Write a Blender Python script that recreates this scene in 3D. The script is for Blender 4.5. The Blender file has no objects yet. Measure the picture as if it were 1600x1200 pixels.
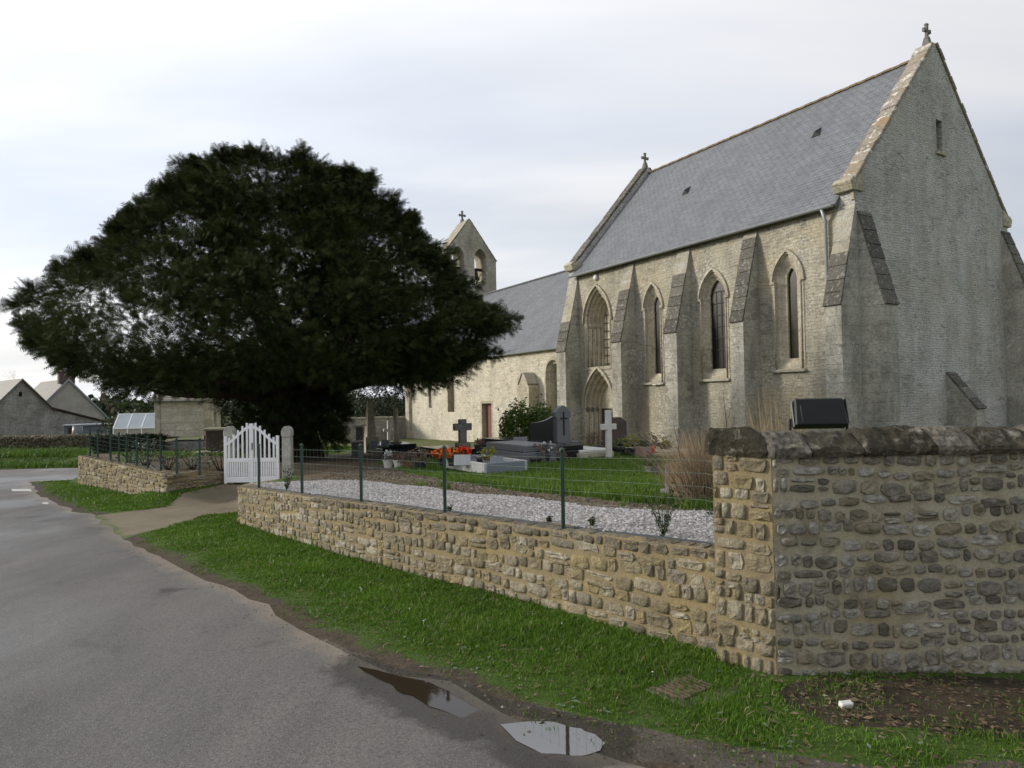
import bpy, bmesh, math, random
import numpy as np
from mathutils import Vector, Matrix, noise as mnoise
from mathutils.geometry import delaunay_2d_cdt
random.seed(7); rng = np.random.default_rng(7)
R = math.radians
S = bpy.context.scene
COL = S.collection
# ------------------------------------------------------------------ camera
F = 1051.85; PITCH = 0.0198; ROLL = -0.0185; CAMH = 1.6
cam_d = bpy.data.cameras.new('camera'); cam = bpy.data.objects.new('camera', cam_d); COL.objects.link(cam)
cam_d.sensor_width = 36; cam_d.lens = 36 * F / 1600; cam_d.clip_end = 3000; cam_d.clip_start = .05
cp, sp = math.cos(PITCH), math.sin(PITCH); cr, sr = math.cos(ROLL), math.sin(ROLL)
Rv = Vector((1, 0, 0)); Uv = Vector((0, -sp, cp)); Fv = Vector((0, cp, sp))
rx = cr * Rv + sr * Uv; ux = -sr * Rv + cr * Uv
M = Matrix.Identity(4)
for i in range(3):
    M[i][0] = rx[i]; M[i][1] = ux[i]; M[i][2] = -Fv[i]
M[2][3] = CAMH
cam.matrix_world = M
S.camera = cam
# ------------------------------------------------------------------ light
SUN_AZ = math.atan2(-.95, .18); SUN_EL = R(20)
world = bpy.data.worlds.new('World'); S.world = world; world.use_nodes = True
wn = world.node_tree; wn.nodes.clear()
def W(t, **k):
    n = wn.nodes.new(t)
    for a, b in k.items(): setattr(n, a, b)
    return n
wl = wn.links.new
sky = W('ShaderNodeTexSky', sky_type='NISHITA', sun_disc=False, sun_elevation=SUN_EL, sun_rotation=SUN_AZ, air_density=1.0, dust_density=2.0)
tc = W('ShaderNodeTexCoord'); sep = W('ShaderNodeSeparateXYZ'); wl(tc.outputs['Generated'], sep.inputs[0])
# cloud sheet: project the direction on a flat layer
zz = W('ShaderNodeMath', operation='ADD'); wl(sep.outputs[2], zz.inputs[0]); zz.inputs[1].default_value = .16
zm = W('ShaderNodeMath', operation='MAXIMUM'); wl(zz.outputs[0], zm.inputs[0]); zm.inputs[1].default_value = .06
dx = W('ShaderNodeMath', operation='DIVIDE'); wl(sep.outputs[0], dx.inputs[0]); wl(zm.outputs[0], dx.inputs[1])
dy = W('ShaderNodeMath', operation='DIVIDE'); wl(sep.outputs[1], dy.inputs[0]); wl(zm.outputs[0], dy.inputs[1])
cmb = W('ShaderNodeCombineXYZ'); wl(dx.outputs[0], cmb.inputs[0]); wl(dy.outputs[0], cmb.inputs[1])
mp = W('ShaderNodeMapping'); wl(cmb.outputs[0], mp.inputs[0]); mp.inputs['Rotation'].default_value = (0, 0, R(-28)); mp.inputs['Scale'].default_value = (.55, 1.5, 1); mp.inputs['Location'].default_value = (3.1, 1.7, 0)
n1 = W('ShaderNodeTexNoise'); wl(mp.outputs[0], n1.inputs['Vector']); n1.inputs['Scale'].default_value = .75; n1.inputs['Detail'].default_value = 6; n1.inputs['Roughness'].default_value = .5; n1.inputs['Distortion'].default_value = .4
cr1 = W('ShaderNodeValToRGB'); wl(n1.outputs['Fac'], cr1.inputs[0])
cr1.color_ramp.elements[0].position = .38; cr1.color_ramp.elements[0].color = (5.7, 6.1, 6.9, 1)
cr1.color_ramp.elements[1].position = .64; cr1.color_ramp.elements[1].color = (7.7, 7.7, 7.8, 1)
# glow of the veiled sun through the cloud sheet
sv = W('ShaderNodeCombineXYZ')
SD = Vector((math.sin(SUN_AZ) * math.cos(SUN_EL), math.cos(SUN_AZ) * math.cos(SUN_EL), math.sin(SUN_EL)))
for i in range(3): sv.inputs[i].default_value = SD[i]
dot = W('ShaderNodeVectorMath', operation='DOT_PRODUCT'); wl(tc.outputs['Generated'], dot.inputs[0]); wl(sv.outputs[0], dot.inputs[1])
gl = W('ShaderNodeMapRange'); wl(dot.outputs['Value'], gl.inputs[0]); gl.inputs[1].default_value = -.35; gl.inputs[2].default_value = 1.0; gl.inputs[3].default_value = .86; gl.inputs[4].default_value = 1.40
gm = W('ShaderNodeVectorMath', operation='SCALE'); wl(cr1.outputs[0], gm.inputs[0]); wl(gl.outputs[0], gm.inputs['Scale'])
n2 = W('ShaderNodeTexNoise'); wl(mp.outputs[0], n2.inputs['Vector']); n2.inputs['Scale'].default_value = .5; n2.inputs['Detail'].default_value = 4
cr2 = W('ShaderNodeValToRGB'); wl(n2.outputs['Fac'], cr2.inputs[0])
cr2.color_ramp.elements[0].position = .3; cr2.color_ramp.elements[0].color = (.62, .62, .62, 1)
cr2.color_ramp.elements[1].position = .6; cr2.color_ramp.elements[1].color = (.97, .97, .97, 1)
mx = W('ShaderNodeMix', data_type='RGBA'); wl(cr2.outputs[0], mx.inputs[0]); wl(sky.outputs[0], mx.inputs[6]); wl(gm.outputs[0], mx.inputs[7])
bg = W('ShaderNodeBackground'); wl(mx.outputs[2], bg.inputs[0]); bg.inputs[1].default_value = .1
wo = W('ShaderNodeOutputWorld'); wl(bg.outputs[0], wo.inputs[0])
sun_d = bpy.data.lights.new('sun', 'SUN'); sun = bpy.data.objects.new('sun', sun_d); COL.objects.link(sun)
sun_d.energy = 2.6; sun_d.angle = R(9); sun_d.color = (1, .945, .84)
sun.rotation_euler = SD.to_track_quat('Z', 'Y').to_euler(); sun.location = (-30, 5, 30)
S.view_settings.view_transform = 'Standard'; S.view_settings.look = 'None'
S.view_settings.exposure = .3; S.view_settings.gamma = 1; S.view_settings.use_curve_mapping = False

# ------------------------------------------------------------------ pixel -> place helpers
def ray(px, py):
    u_, v_ = (px - 800) / F, (py - 600) / F
    u = cr * u_ + sr * v_; v = -sr * u_ + cr * v_
    d = np.array([u, cp + v * sp, sp - v * cp]); return d / d[1]
def at(px, py, Y): return np.array([0, 0, CAMH]) + ray(px, py) * Y
def plane_at(px, py):
    r = ray(px, py); t = -CAMH / (r[2] + .025); return np.array([0, 0, CAMH]) + r * t
low_px = [(1128, 1024, 860), (969, 983, 840), (875, 957, 829), (760, 925, 813), (672, 905, 802), (604, 887, 792), (535, 868, 783), (466, 848, 774), (372, 818, 761)]
LOWF = []          # x, y, zbase, ztop of the low wall's front
for x, yb, yt in low_px:
    p = plane_at(x, yb); q = at(x, yt, p[1]); LOWF.append((p[0], p[1], p[2], q[2]))
LEFTF = []
for x, yb, yt in [(123, 757, 712), (170, 765, 722), (215, 775, 732), (262, 787, 742)]:
    p = plane_at(x, yb); q = at(x, yt, p[1]); LEFTF.append((p[0], p[1], p[2], q[2]))
GR = at(450, 757, 14.2); GL = at(360, 757, 14.2)
# interior outline of the churchyard
def off_in(poly, d):
    out = []
    for i, p in enumerate(poly):
        a = np.array(poly[max(0, i - 1)][:2]); b = np.array(poly[min(len(poly) - 1, i + 1)][:2])
        t = (b - a) / np.linalg.norm(b - a); n = np.array([t[1], -t[0]])
        out.append(np.array(p[:2]) + n * d)
    return out
lowmid = off_in(LOWF, .085); leftmid = off_in(LEFTF[::-1], .15)
INS = np.array([(60, 4.3), (1.55, 4.3)] + [tuple(p) for p in lowmid] + [(GR[0] + .05, GR[1]), (GL[0] - .05, GL[1])] + [tuple(p) for p in leftmid] + [(-12.2, 24.), (-70, 40), (-70, 90), (60, 90)])
def pip(P, poly):
    x, y = P[:, 0], P[:, 1]; inside = np.zeros(len(P), bool); n = len(poly)
    for i in range(n):
        x1, y1 = poly[i]; x2, y2 = poly[(i + 1) % n]
        c = (y1 > y) != (y2 > y)
        inside ^= c & (x < (x2 - x1) * (y - y1) / (y2 - y1 + 1e-12) + x1)
    return inside
def pdist(P, poly, closed=True):
    d = np.full(len(P), 1e9); n = len(poly)
    for i in range(n if closed else n - 1):
        a = np.array(poly[i][:2]); b = np.array(poly[(i + 1) % n][:2]); ab = b - a
        t = np.clip(((P - a) @ ab) / (ab @ ab + 1e-12), 0, 1)
        d = np.minimum(d, np.linalg.norm(P - (a + t[:, None] * ab), axis=1))
    return d
def sstep(a, b, x):
    t = np.clip((x - a) / (b - a), 0, 1); return t * t * (3 - 2 * t)
GM = (GR[:2] + GL[:2]) / 2
PUDPX = [[(556, 1043), (592, 1046), (640, 1060), (700, 1084), (762, 1110), (770, 1123), (722, 1121), (662, 1094), (600, 1066)], [(782, 1136), (850, 1133), (902, 1139), (942, 1155), (930, 1169), (880, 1174), (836, 1170), (804, 1155)]]
PUD = [np.array([plane_at(x, y)[:2] for x, y in q]) for q in PUDPX]; PUDZ = [-.025 * q[:, 1].mean() for q in PUD]
def T(P):
    """ground height"""
    P = np.atleast_2d(np.asarray(P, float)); x, y = P[:, 0], P[:, 1]
    yy = np.clip(y, 0, 60); o = -.025 * yy
    i = .68 * np.clip(1 - (yy - 5) / 35, 0, 1)
    sd = np.where(pip(P, INS), 1, -1) * pdist(P, INS)
    wd = .075 + 2.4 * np.exp(-((x - GM[0]) ** 2 + (y - GM[1]) ** 2) / 1.7 ** 2)
    w = sstep(-wd, wd, sd)
    # slightly raised mown verge outside, bank by the far lane
    out = (1 - w)
    rd = np.clip((x + 14) ** 2 / 30 + (y - 27) ** 2 / 14, 0, 9)
    bump = .012 * np.sin(x * 2.1 + y) + .012 * np.sin(y * 2.7 - x * 1.3) + .006 * np.sin(x * 7 + 1) * np.sin(y * 6)
    g = o + i * w + bump * np.clip(w + .3, 0, 1)
    nr = np.where((y < 7) & (np.abs(x) < 4))[0]
    if len(nr):
        for q, zq in zip(PUD, PUDZ):
            d = np.where(pip(P[nr], q), 0, pdist(P[nr], q)); k = 1 - sstep(.05, .34, d); g[nr] = g[nr] * (1 - k) + (zq - .010 + .012 * sstep(0, .10, d)) * k
    return g
def Tz(x, y): return float(T([(x, y)])[0])
def ong(px, py):
    r = ray(px, py); ts = np.concatenate([np.linspace(2, 40, 1500), np.linspace(40, 90, 400)])
    P = r[None, :] * ts[:, None]; g = T(P[:, :2]); k = np.argmax(P[:, 2] + CAMH <= g)
    if P[k, 2] + CAMH > g[k]: k = len(ts) - 1
    return P[k] + np.array([0, 0, CAMH])

# ------------------------------------------------------------------ materials
class Mt:
    def __init__(s, name):
        s.m = bpy.data.materials.new(name); s.m.use_nodes = True; s.t = s.m.node_tree; s.t.nodes.clear()
        s.out = s.n('ShaderNodeOutputMaterial'); s.b = s.n('ShaderNodeBsdfPrincipled'); s.l(s.b.outputs[0], s.out.inputs[0])
        s.b.inputs['Roughness'].default_value = .85; s.b.inputs['Specular IOR Level'].default_value = .25
    def n(s, t, **k):
        x = s.t.nodes.new(t)
        for a, b in k.items(): setattr(x, a, b)
        return x
    def l(s, a, b): s.t.links.new(a, b)
    def pos(s): return s.n('ShaderNodeNewGeometry').outputs['Position']
    def objc(s): return s.n('ShaderNodeTexCoord').outputs['Object']
    def rnd(s): return s.n('ShaderNodeObjectInfo').outputs['Random']
    def isl(s): return s.n('ShaderNodeNewGeometry').outputs['Random Per Island']
    def mapv(s, v, sc=(1, 1, 1), rot=(0, 0, 0)):
        m = s.n('ShaderNodeMapping'); s.l(v, m.inputs[0]); m.inputs['Scale'].default_value = sc; m.inputs['Rotation'].default_value = rot; return m.outputs[0]
    def noise(s, v, scale, detail=4, rough=.55, dist=0):
        n = s.n('ShaderNodeTexNoise'); s.l(v, n.inputs['Vector'])
        for k, x in (('Scale', scale), ('Detail', detail), ('Roughness', rough), ('Distortion', dist)): n.inputs[k].default_value = x
        return n.outputs['Fac']
    def vor(s, v, scale, out='Distance', feature='F1'):
        n = s.n('ShaderNodeTexVoronoi', feature=feature); s.l(v, n.inputs['Vector']); n.inputs['Scale'].default_value = scale; return n.outputs[out]
    def ramp(s, f, stops):
        r = s.n('ShaderNodeValToRGB'); s.l(f, r.inputs[0]); e = r.color_ramp.elements
        while len(e) < len(stops): e.new(.5)
        for i, (p, c) in enumerate(stops):
            e[i].position = p; e[i].color = (*c, 1) if hasattr(c, '__len__') else (c, c, c, 1)
        return r.outputs[0]
    def mix(s, f, a, b, mode='MIX'):
        m = s.n('ShaderNodeMix', data_type='RGBA', blend_type=mode)
        for i, x in ((0, f), (6, a), (7, b)):
            if hasattr(x, 'is_output'): s.l(x, m.inputs[i])
            elif i == 0: m.inputs[0].default_value = x
            else: m.inputs[i].default_value = (*x, 1) if hasattr(x, '__len__') else (x, x, x, 1)
        return m.outputs[2]
    def math(s, op, a, b=0.):
        m = s.n('ShaderNodeMath', operation=op)
        for i, x in ((0, a), (1, b)):
            if hasattr(x, 'is_output'): s.l(x, m.inputs[i])
            else: m.inputs[i].default_value = x
        return m.outputs[0]
    def col(s, c):
        if hasattr(c, 'is_output'): s.l(c, s.b.inputs['Base Color'])
        else: s.b.inputs['Base Color'].default_value = (*c, 1)
        return s
    def rough(s, r):
        if hasattr(r, 'is_output'): s.l(r, s.b.inputs['Roughness'])
        else: s.b.inputs['Roughness'].default_value = r
        return s
    def spec(s, v): s.b.inputs['Specular IOR Level'].default_value = v; return s
    def metal(s, v): s.b.inputs['Metallic'].default_value = v; return s
    def bump(s, h, strength=.5, dist=.02):
        b = s.n('ShaderNodeBump'); s.l(h, b.inputs['Height']); b.inputs['Strength'].default_value = strength; b.inputs['Distance'].default_value = dist
        s.l(b.outputs[0], s.b.inputs['Normal']); return s

MATS = {}
def simple(name, c, rough=.7, var=.25, scale=6, metal=0, spec=.3, bump=.2):
    m = Mt(name); p = m.objc(); f = m.noise(p, scale, 6, .6)
    k = m.ramp(f, [(.25, tuple(x * (1 - var) for x in c)), (.75, tuple(min(1, x * (1 + var)) for x in c))])
    m.col(k).rough(rough).metal(metal).spec(spec)
    if bump: m.bump(m.noise(p, scale * 6, 5), bump, .004)
    MATS[name] = m.m; return m.m

def rubble_stone(name, tones, dark=.45, lich=.3):
    """single wall stones: tone per object, pitted, lichen specks"""
    m = Mt(name); p = m.pos(); r = m.math('FRACT', m.math('ADD', m.rnd(), m.isl()))
    n = len(tones); base = m.ramp(r, [(i / (n - 1), t) for i, t in enumerate(tones)])
    f = m.noise(p, 26, 6, .65); c = m.mix(m.ramp(f, [(.33, .75), (.6, 0)]), base, tuple(x * dark for x in tones[0]))
    f2 = m.noise(p, 11, 4, .6, .4); c = m.mix(m.ramp(f2, [(.55, 0), (.72, lich)]), c, (.50, .47, .40))
    f3 = m.noise(p, 3.2, 4, .6); c = m.mix(m.ramp(f3, [(.5, 0), (.75, .5)]), c, (.11, .095, .06))
    m.col(c).rough(.93).spec(.12)
    h = m.math('ADD', m.noise(p, 60, 6, .7), m.math('MULTIPLY', m.noise(p, 18, 3), 1.5))
    m.bump(h, 1., .022); MATS[name] = m.m; return m.m
rubble_stone('buff_stone', [(.38, .32, .205), (.28, .235, .16), (.45, .395, .29), (.22, .19, .135), (.40, .32, .165), (.33, .285, .21), (.54, .49, .38), (.18, .155, .115)])
rubble_stone('grey_stone', [(.37, .335, .26), (.24, .213, .17), (.50, .47, .39), (.15, .134, .108), (.38, .32, .21), (.34, .32, .28), (.56, .53, .46), (.20, .18, .138)], .4, .5)
rubble_stone('top_stone', [(.24, .20, .14), (.19, .165, .12), (.28, .245, .18), (.16, .14, .105)])
rubble_stone('dark_cap_stone', [(.085, .074, .05), (.05, .044, .03), (.13, .115, .085), (.065, .058, .042), (.24, .215, .175), (.10, .088, .06)], .35, .5)
rubble_stone('weathered_slab', [(.135, .128, .112), (.19, .18, .155), (.10, .095, .083), (.23, .215, .185)], .45, .8)
rubble_stone('pale_slab', [(.48, .445, .36), (.42, .385, .30), (.53, .49, .40)], .55, .3)

def mortar(name, a, b, dk):
    m = Mt(name); p = m.pos()
    c = m.ramp(m.noise(p, 2.3, 5, .6), [(.3, a), (.7, b)])
    c = m.mix(m.ramp(m.noise(p, 5, 4, .6, .5), [(.52, 0), (.7, .65)]), c, dk)
    c = m.mix(m.ramp(m.noise(p, 55, 4, .6), [(.3, .3), (.6, 0)]), c, (.12, .10, .06))
    m.col(c).rough(.95).spec(.1).bump(m.math('ADD', m.noise(p, 90, 5, .7), m.noise(p, 14, 3)), .7, .012); MATS[name] = m.m
mortar('ochre_mortar', (.33, .255, .125), (.25, .21, .14), (.15, .125, .08))
mortar('grey_mortar', (.34, .285, .18), (.46, .42, .325), (.13, .108, .06))

def church_stone(name, c1, c2, cm, stain, plaster=0., bw=.3, bh=.105, warm=None):
    m = Mt(name); o = m.objc(); s = m.n('ShaderNodeSeparateXYZ'); m.l(o, s.inputs[0])
    u = m.math('ADD', s.outputs[0], s.outputs[1]); cb = m.n('ShaderNodeCombineXYZ'); m.l(u, cb.inputs[0]); m.l(s.outputs[2], cb.inputs[1])
    d = m.n('ShaderNodeTexNoise'); m.l(o, d.inputs['Vector']); d.inputs['Scale'].default_value = 3.2; d.inputs['Detail'].default_value = 3
    vm = m.n('ShaderNodeVectorMath', operation='MULTIPLY_ADD'); m.l(d.outputs['Color'], vm.inputs[0]); vm.inputs[1].default_value = (.42, .17, 0); m.l(cb.outputs[0], vm.inputs[2])
    bt = m.n('ShaderNodeTexBrick'); m.l(vm.outputs[0], bt.inputs['Vector'])
    for k, v in (('Scale', 1), ('Mortar Size', .017), ('Mortar Smooth', .5), ('Bias', 0), ('Brick Width', bw), ('Row Height', bh)): bt.inputs[k].default_value = v
    bt.inputs['Color1'].default_value = (*c1, 1); bt.inputs['Color2'].default_value = (*c2, 1); bt.inputs['Mortar'].default_value = (*cm, 1)
    bt.squash = 1.4; bt.squash_frequency = 3; bt.offset = .37
    c = bt.outputs['Color']
    sc_ = m.n('ShaderNodeSeparateColor'); m.l(m.vor(m.mapv(vm.outputs[0], (4.2, 10, 1)), 1, 'Color'), sc_.inputs[0]); c = m.mix(.5, c, m.mix(1., c, m.ramp(sc_.outputs[0], [(0, .35), (1, 1.35)]), 'MULTIPLY'))
    cv = m.mapv(vm.outputs[0], (1.0 / bw, .82 / bh, 1)); cs_ = m.n('ShaderNodeSeparateColor'); m.l(m.vor(cv, 1.15, 'Color'), cs_.inputs[0])
    cell = m.ramp(cs_.outputs[0], [(0, tuple(x * .62 for x in c2)), (.35, c2), (.7, c1), (1, tuple(min(.8, x * 1.18) for x in c1))]); ed = m.vor(cv, 1.15, 'Distance', 'DISTANCE_TO_EDGE')
    cell = m.mix(m.ramp(ed, [(.02, 1), (.12, 0)]), cell, cm); c = m.mix(.85, c, cell)
    c = m.mix(m.ramp(m.noise(o, .9, 5, .6, .3), [(.42, 0), (.58, .6 + plaster)]), c, tuple(min(.8, x * 1.12) for x in cm))
    c = m.mix(m.ramp(m.noise(m.mapv(o, (1.3, 1.3, .35)), 1.0, 6, .6), [(.44, 0), (.66, .5 if 'gable' in name else .75)]), c, stain)
    c = m.mix(m.ramp(m.noise(o, 14, 5, .7), [(.36, .55), (.52, 0)]), c, tuple(x * .35 for x in c2))
    if warm: c = m.mix(m.ramp(m.noise(o, .55, 4, .6), [(.5, 0), (.66, .45)]), c, warm)
    c = m.mix(m.ramp(m.math('MULTIPLY', m.ramp(m.noise(o, 9, 4, .7), [(.52, 0), (.62, 1)]), m.ramp(m.noise(o, .8, 3), [(.45, 0), (.6, 1)])), [(0, 0), (1, .75)]), c, (.62, .605, .56))
    m.col(c).rough(.95).spec(.1)
    h = m.math('ADD', m.math('MULTIPLY', bt.outputs['Fac'], -1.2), m.math('MULTIPLY', m.noise(o, 22, 5, .7), 1.6)); m.bump(h, .75, .02); MATS[name] = m.m
church_stone('chancel_rubble', (.46, .415, .305), (.345, .315, .24), (.455, .425, .34), (.25, .24, .205), 0, warm=(.45, .36, .215))
church_stone('nave_rubble', (.64, .585, .46), (.53, .48, .375), (.62, .57, .46), (.46, .42, .33), .0, bw=.34, bh=.14)
church_stone('gable_rubble', (.52, .505, .46), (.40, .39, .355), (.53, .515, .475), (.25, .24, .205), .05, bw=.24, bh=.078, warm=(.40, .37, .28))
church_stone('buttress_stone', (.47, .445, .37), (.39, .37, .31), (.44, .42, .36), (.20, .19, .165), -.1, bw=.42, bh=.27)
church_stone('ashlar', (.52, .465, .35), (.46, .41, .305), (.44, .395, .30), (.38, .345, .27), -.3, bw=.5, bh=.36)
church_stone('belfry_stone', (.46, .43, .36), (.37, .35, .29), (.44, .41, .34), (.25, .235, .18), .1, bw=.3, bh=.16, warm=(.30, .27, .15))
church_stone('house_stone', (.30, .285, .26), (.23, .22, .20), (.32, .30, .27), (.20, .19, .17), .0, bw=.4, bh=.14)
church_stone('cream_block', (.70, .64, .49), (.62, .57, .44), (.47, .43, .33), (.40, .36, .27), 0, bw=.7, bh=.35)
def m_slate(name, a, b, rowh=.16, w=.26, zs=1.32):
    m = Mt(name); o = m.objc(); s = m.n('ShaderNodeSeparateXYZ'); m.l(o, s.inputs[0])
    cb = m.n('ShaderNodeCombineXYZ'); m.l(s.outputs[1], cb.inputs[0]); m.l(m.math('MULTIPLY', s.outputs[2], zs), cb.inputs[1])
    bt = m.n('ShaderNodeTexBrick'); m.l(cb.outputs[0], bt.inputs['Vector'])
    for k, v in (('Scale', 1), ('Mortar Size', .010), ('Mortar Smooth', .2), ('Bias', 0), ('Brick Width', w), ('Row Height', rowh)): bt.inputs[k].default_value = v
    bt.inputs['Color1'].default_value = (*a, 1); bt.inputs['Color2'].default_value = (*b, 1); bt.inputs['Mortar'].default_value = (.05, .052, .058, 1)
    c = m.mix(m.ramp(m.noise(o, 1.2, 5, .6), [(.42, 0), (.7, .55)]), m.mix(m.ramp(m.noise(m.mapv(cb.outputs[0], (3.9, 6.3, 1)), 1, 1), [(.3, .0), (.7, .5)]), bt.outputs['Color'], tuple(x * 1.35 for x in a)), tuple(x * .72 for x in b))
    c = m.mix(m.ramp(m.noise(m.mapv(o, (1, 3, 1)), 3, 5, .7), [(.5, 0), (.8, .35)]), c, (.25, .235, .20))
    m.col(c).rough(.62).spec(.3); m.bump(m.math('ADD', m.math('MULTIPLY', bt.outputs['Fac'], -1.), m.noise(o, 8, 3)), .9, .014); MATS[name] = m.m
m_slate('slate', (.165, .172, .185), (.135, .142, .155))
m_slate('house_slate', (.20, .185, .16), (.25, .23, .19))
m_slate('stone_slate', (.27, .25, .19), (.19, .18, .14), .22, .35)
def m_coping():
    m = Mt('lichen_coping'); p = m.objc(); r = m.rnd()
    c = m.ramp(r, [(0, (.25, .215, .17)), (.35, (.32, .28, .225)), (.6, (.22, .185, .15)), (1, (.36, .325, .275))])
    c = m.mix(m.ramp(m.noise(p, 2.6, 4, .6), [(.53, 0), (.66, .6)]), c, (.33, .20, .075))
    c = m.mix(m.ramp(m.noise(m.mapv(p, (1.2, 1, 1)), 3.3, 5, .6), [(.56, 0), (.62, .95)]), c, (.62, .59, .54))
    c = m.mix(m.ramp(m.noise(p, 16, 4, .6), [(.35, .6), (.5, 0)]), c, (.09, .08, .06))
    m.col(c).rough(.95).bump(m.noise(p, 25, 5, .7), .7, .02); MATS['lichen_coping'] = m.m
m_coping()
def m_leaf(name, a, b, trans=.12, rough=.6, sp=.25):
    m = Mt(name); i = m.isl(); p = m.pos()
    c = m.ramp(i, [(0, a), (1, b)])
    if 'blade' in name: c = m.mix(m.ramp(m.noise(p, 2.6, 4, .6), [(.5, 0), (.75, .4)]), c, (b[0] * 1.2, b[1] * .95, b[2] * 1.2))
    c = c; c = m.mix(m.ramp(m.noise(p, .9, 3), [(.35, .45), (.65, 0)]), c, tuple(x * .6 for x in a))
    m.col(c).rough(rough).spec(sp)
    if trans:
        t = m.n('ShaderNodeBsdfTranslucent'); m.l(c, t.inputs[0]); x = m.n('ShaderNodeMixShader'); x.inputs[0].default_value = trans
        m.l(m.b.outputs[0], x.inputs[1]); m.l(t.outputs[0], x.inputs[2]); m.l(x.outputs[0], m.out.inputs[0])
    MATS[name] = m.m
m_leaf('yew_needles', (.023, .036, .012), (.072, .092, .028), .06, .7, .08)
m_leaf('grass_blade', (.065, .150, .011), (.15, .26, .028), .3)
m_leaf('lawn_blade', (.07, .145, .014), (.15, .235, .032), .3)
m_leaf('bank_blade', (.055, .125, .014), (.12, .205, .028), .3)
m_leaf('laurel_leaf', (.06, .11, .018), (.19, .26, .05), .2, .4, .4)
m_leaf('dull_leaf', (.035, .055, .02), (.07, .09, .035), .15)
m_leaf('hedge_leaf', (.20, .185, .12), (.30, .275, .18), .15)
m_leaf('dark_hedge_leaf', (.018, .028, .014), (.035, .048, .022), .1)
m_leaf('straw', (.27, .20, .12), (.46, .37, .245), .15, .8)
m_leaf('bare_twig', (.10, .075, .055), (.17, .13, .10), 0, .9)
m_leaf('orange_petal', (.75, .10, .01), (.95, .32, .03), .15)
m_leaf('red_petal', (.72, .05, .02), (.85, .12, .03), .15)
m_leaf('white_petal', (.75, .75, .72), (.82, .82, .8), .1)
m_leaf('heather', (.15, .085, .07), (.24, .15, .12), .1)
m_leaf('golden_leaf', (.20, .20, .03), (.30, .28, .05), .2)
m_leaf('dead_leaf', (.10, .065, .035), (.22, .16, .10), .05, .8)
m_leaf('silver_leaf', (.16, .20, .15), (.26, .30, .24), .1)
def m_bark():
    m = Mt('bark'); p = m.objc(); f = m.noise(m.mapv(p, (3, 3, .5)), 4, 6, .65)
    m.col(m.ramp(f, [(.3, (.035, .025, .018)), (.7, (.10, .07, .05))])).rough(.95).bump(f, .9, .05); MATS['bark'] = m.m
m_bark()
def m_ground(name, stops, scale=2.5, fine=40, bump=.6, bd=.02, attr=None, mud=(.07, .055, .038), rough=.95):
    m = Mt(name); p = m.pos(); c = m.ramp(m.noise(p, scale, 7, .65), stops)
    c = m.mix(m.ramp(m.noise(p, fine, 5, .7), [(.3, .5), (.6, 0)]), c, tuple(x * .5 for x in stops[0][1]))
    if attr:
        a = m.n('ShaderNodeAttribute'); a.attribute_name = attr
        f = m.math('ADD', a.outputs['Fac'], m.math('MULTIPLY', m.math('SUBTRACT', m.noise(p, 3.5, 6, .7), .5), 1.6))
        c = m.mix(m.ramp(f, [(.38, 0), (.62, 1)]), c, m.ramp(m.noise(p, 9, 6, .7), [(.3, tuple(x * .7 for x in mud)), (.7, tuple(x * 1.5 for x in mud))]))
    if name == 'mud_strip':
        wa = m.n('ShaderNodeAttribute'); wa.attribute_name = 'wet'; wf = m.ramp(m.math('ADD', wa.outputs['Fac'], m.math('MULTIPLY', m.math('SUBTRACT', m.noise(p, 7, 5, .7), .5), .9)), [(.35, 0), (.6, .75)]); c = m.mix(wf, c, (.03, .024, .017))
    m.col(c).rough(rough).spec(.2).bump(m.math('ADD', m.noise(p, fine, 6, .7), m.noise(p, fine / 4, 4)), bump, bd); MATS[name] = m.m
m_ground('turf', [(.3, (.045, .085, .014)), (.7, (.085, .135, .025))], 2.2, 35, .8, .03, 'mud')
m_ground('lawn_turf', [(.3, (.055, .10, .018)), (.7, (.10, .15, .035))], 1.5, 30, .7, .03, 'mud', (.15, .105, .06))
m_ground('earth', [(.3, (.11, .082, .052)), (.7, (.19, .15, .10))], 2.5, 30, .9, .03)
m_ground('dark_earth', [(.3, (.035, .028, .018)), (.7, (.085, .066, .042))], 5.5, 60, .7, .02)
m_ground('path_dirt', [(.3, (.17, .14, .095)), (.7, (.25, .215, .15))], 1.6, 60, .5, .01, 'mud', (.09, .11, .04))
m_ground('mud_strip', [(.3, (.085, .072, .056)), (.7, (.17, .148, .118))], 3, 45, 1., .03, rough=.6)
m_ground('field', [(.3, (.05, .075, .02)), (.7, (.08, .10, .035))], .3, 5, .3, .05)
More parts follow.
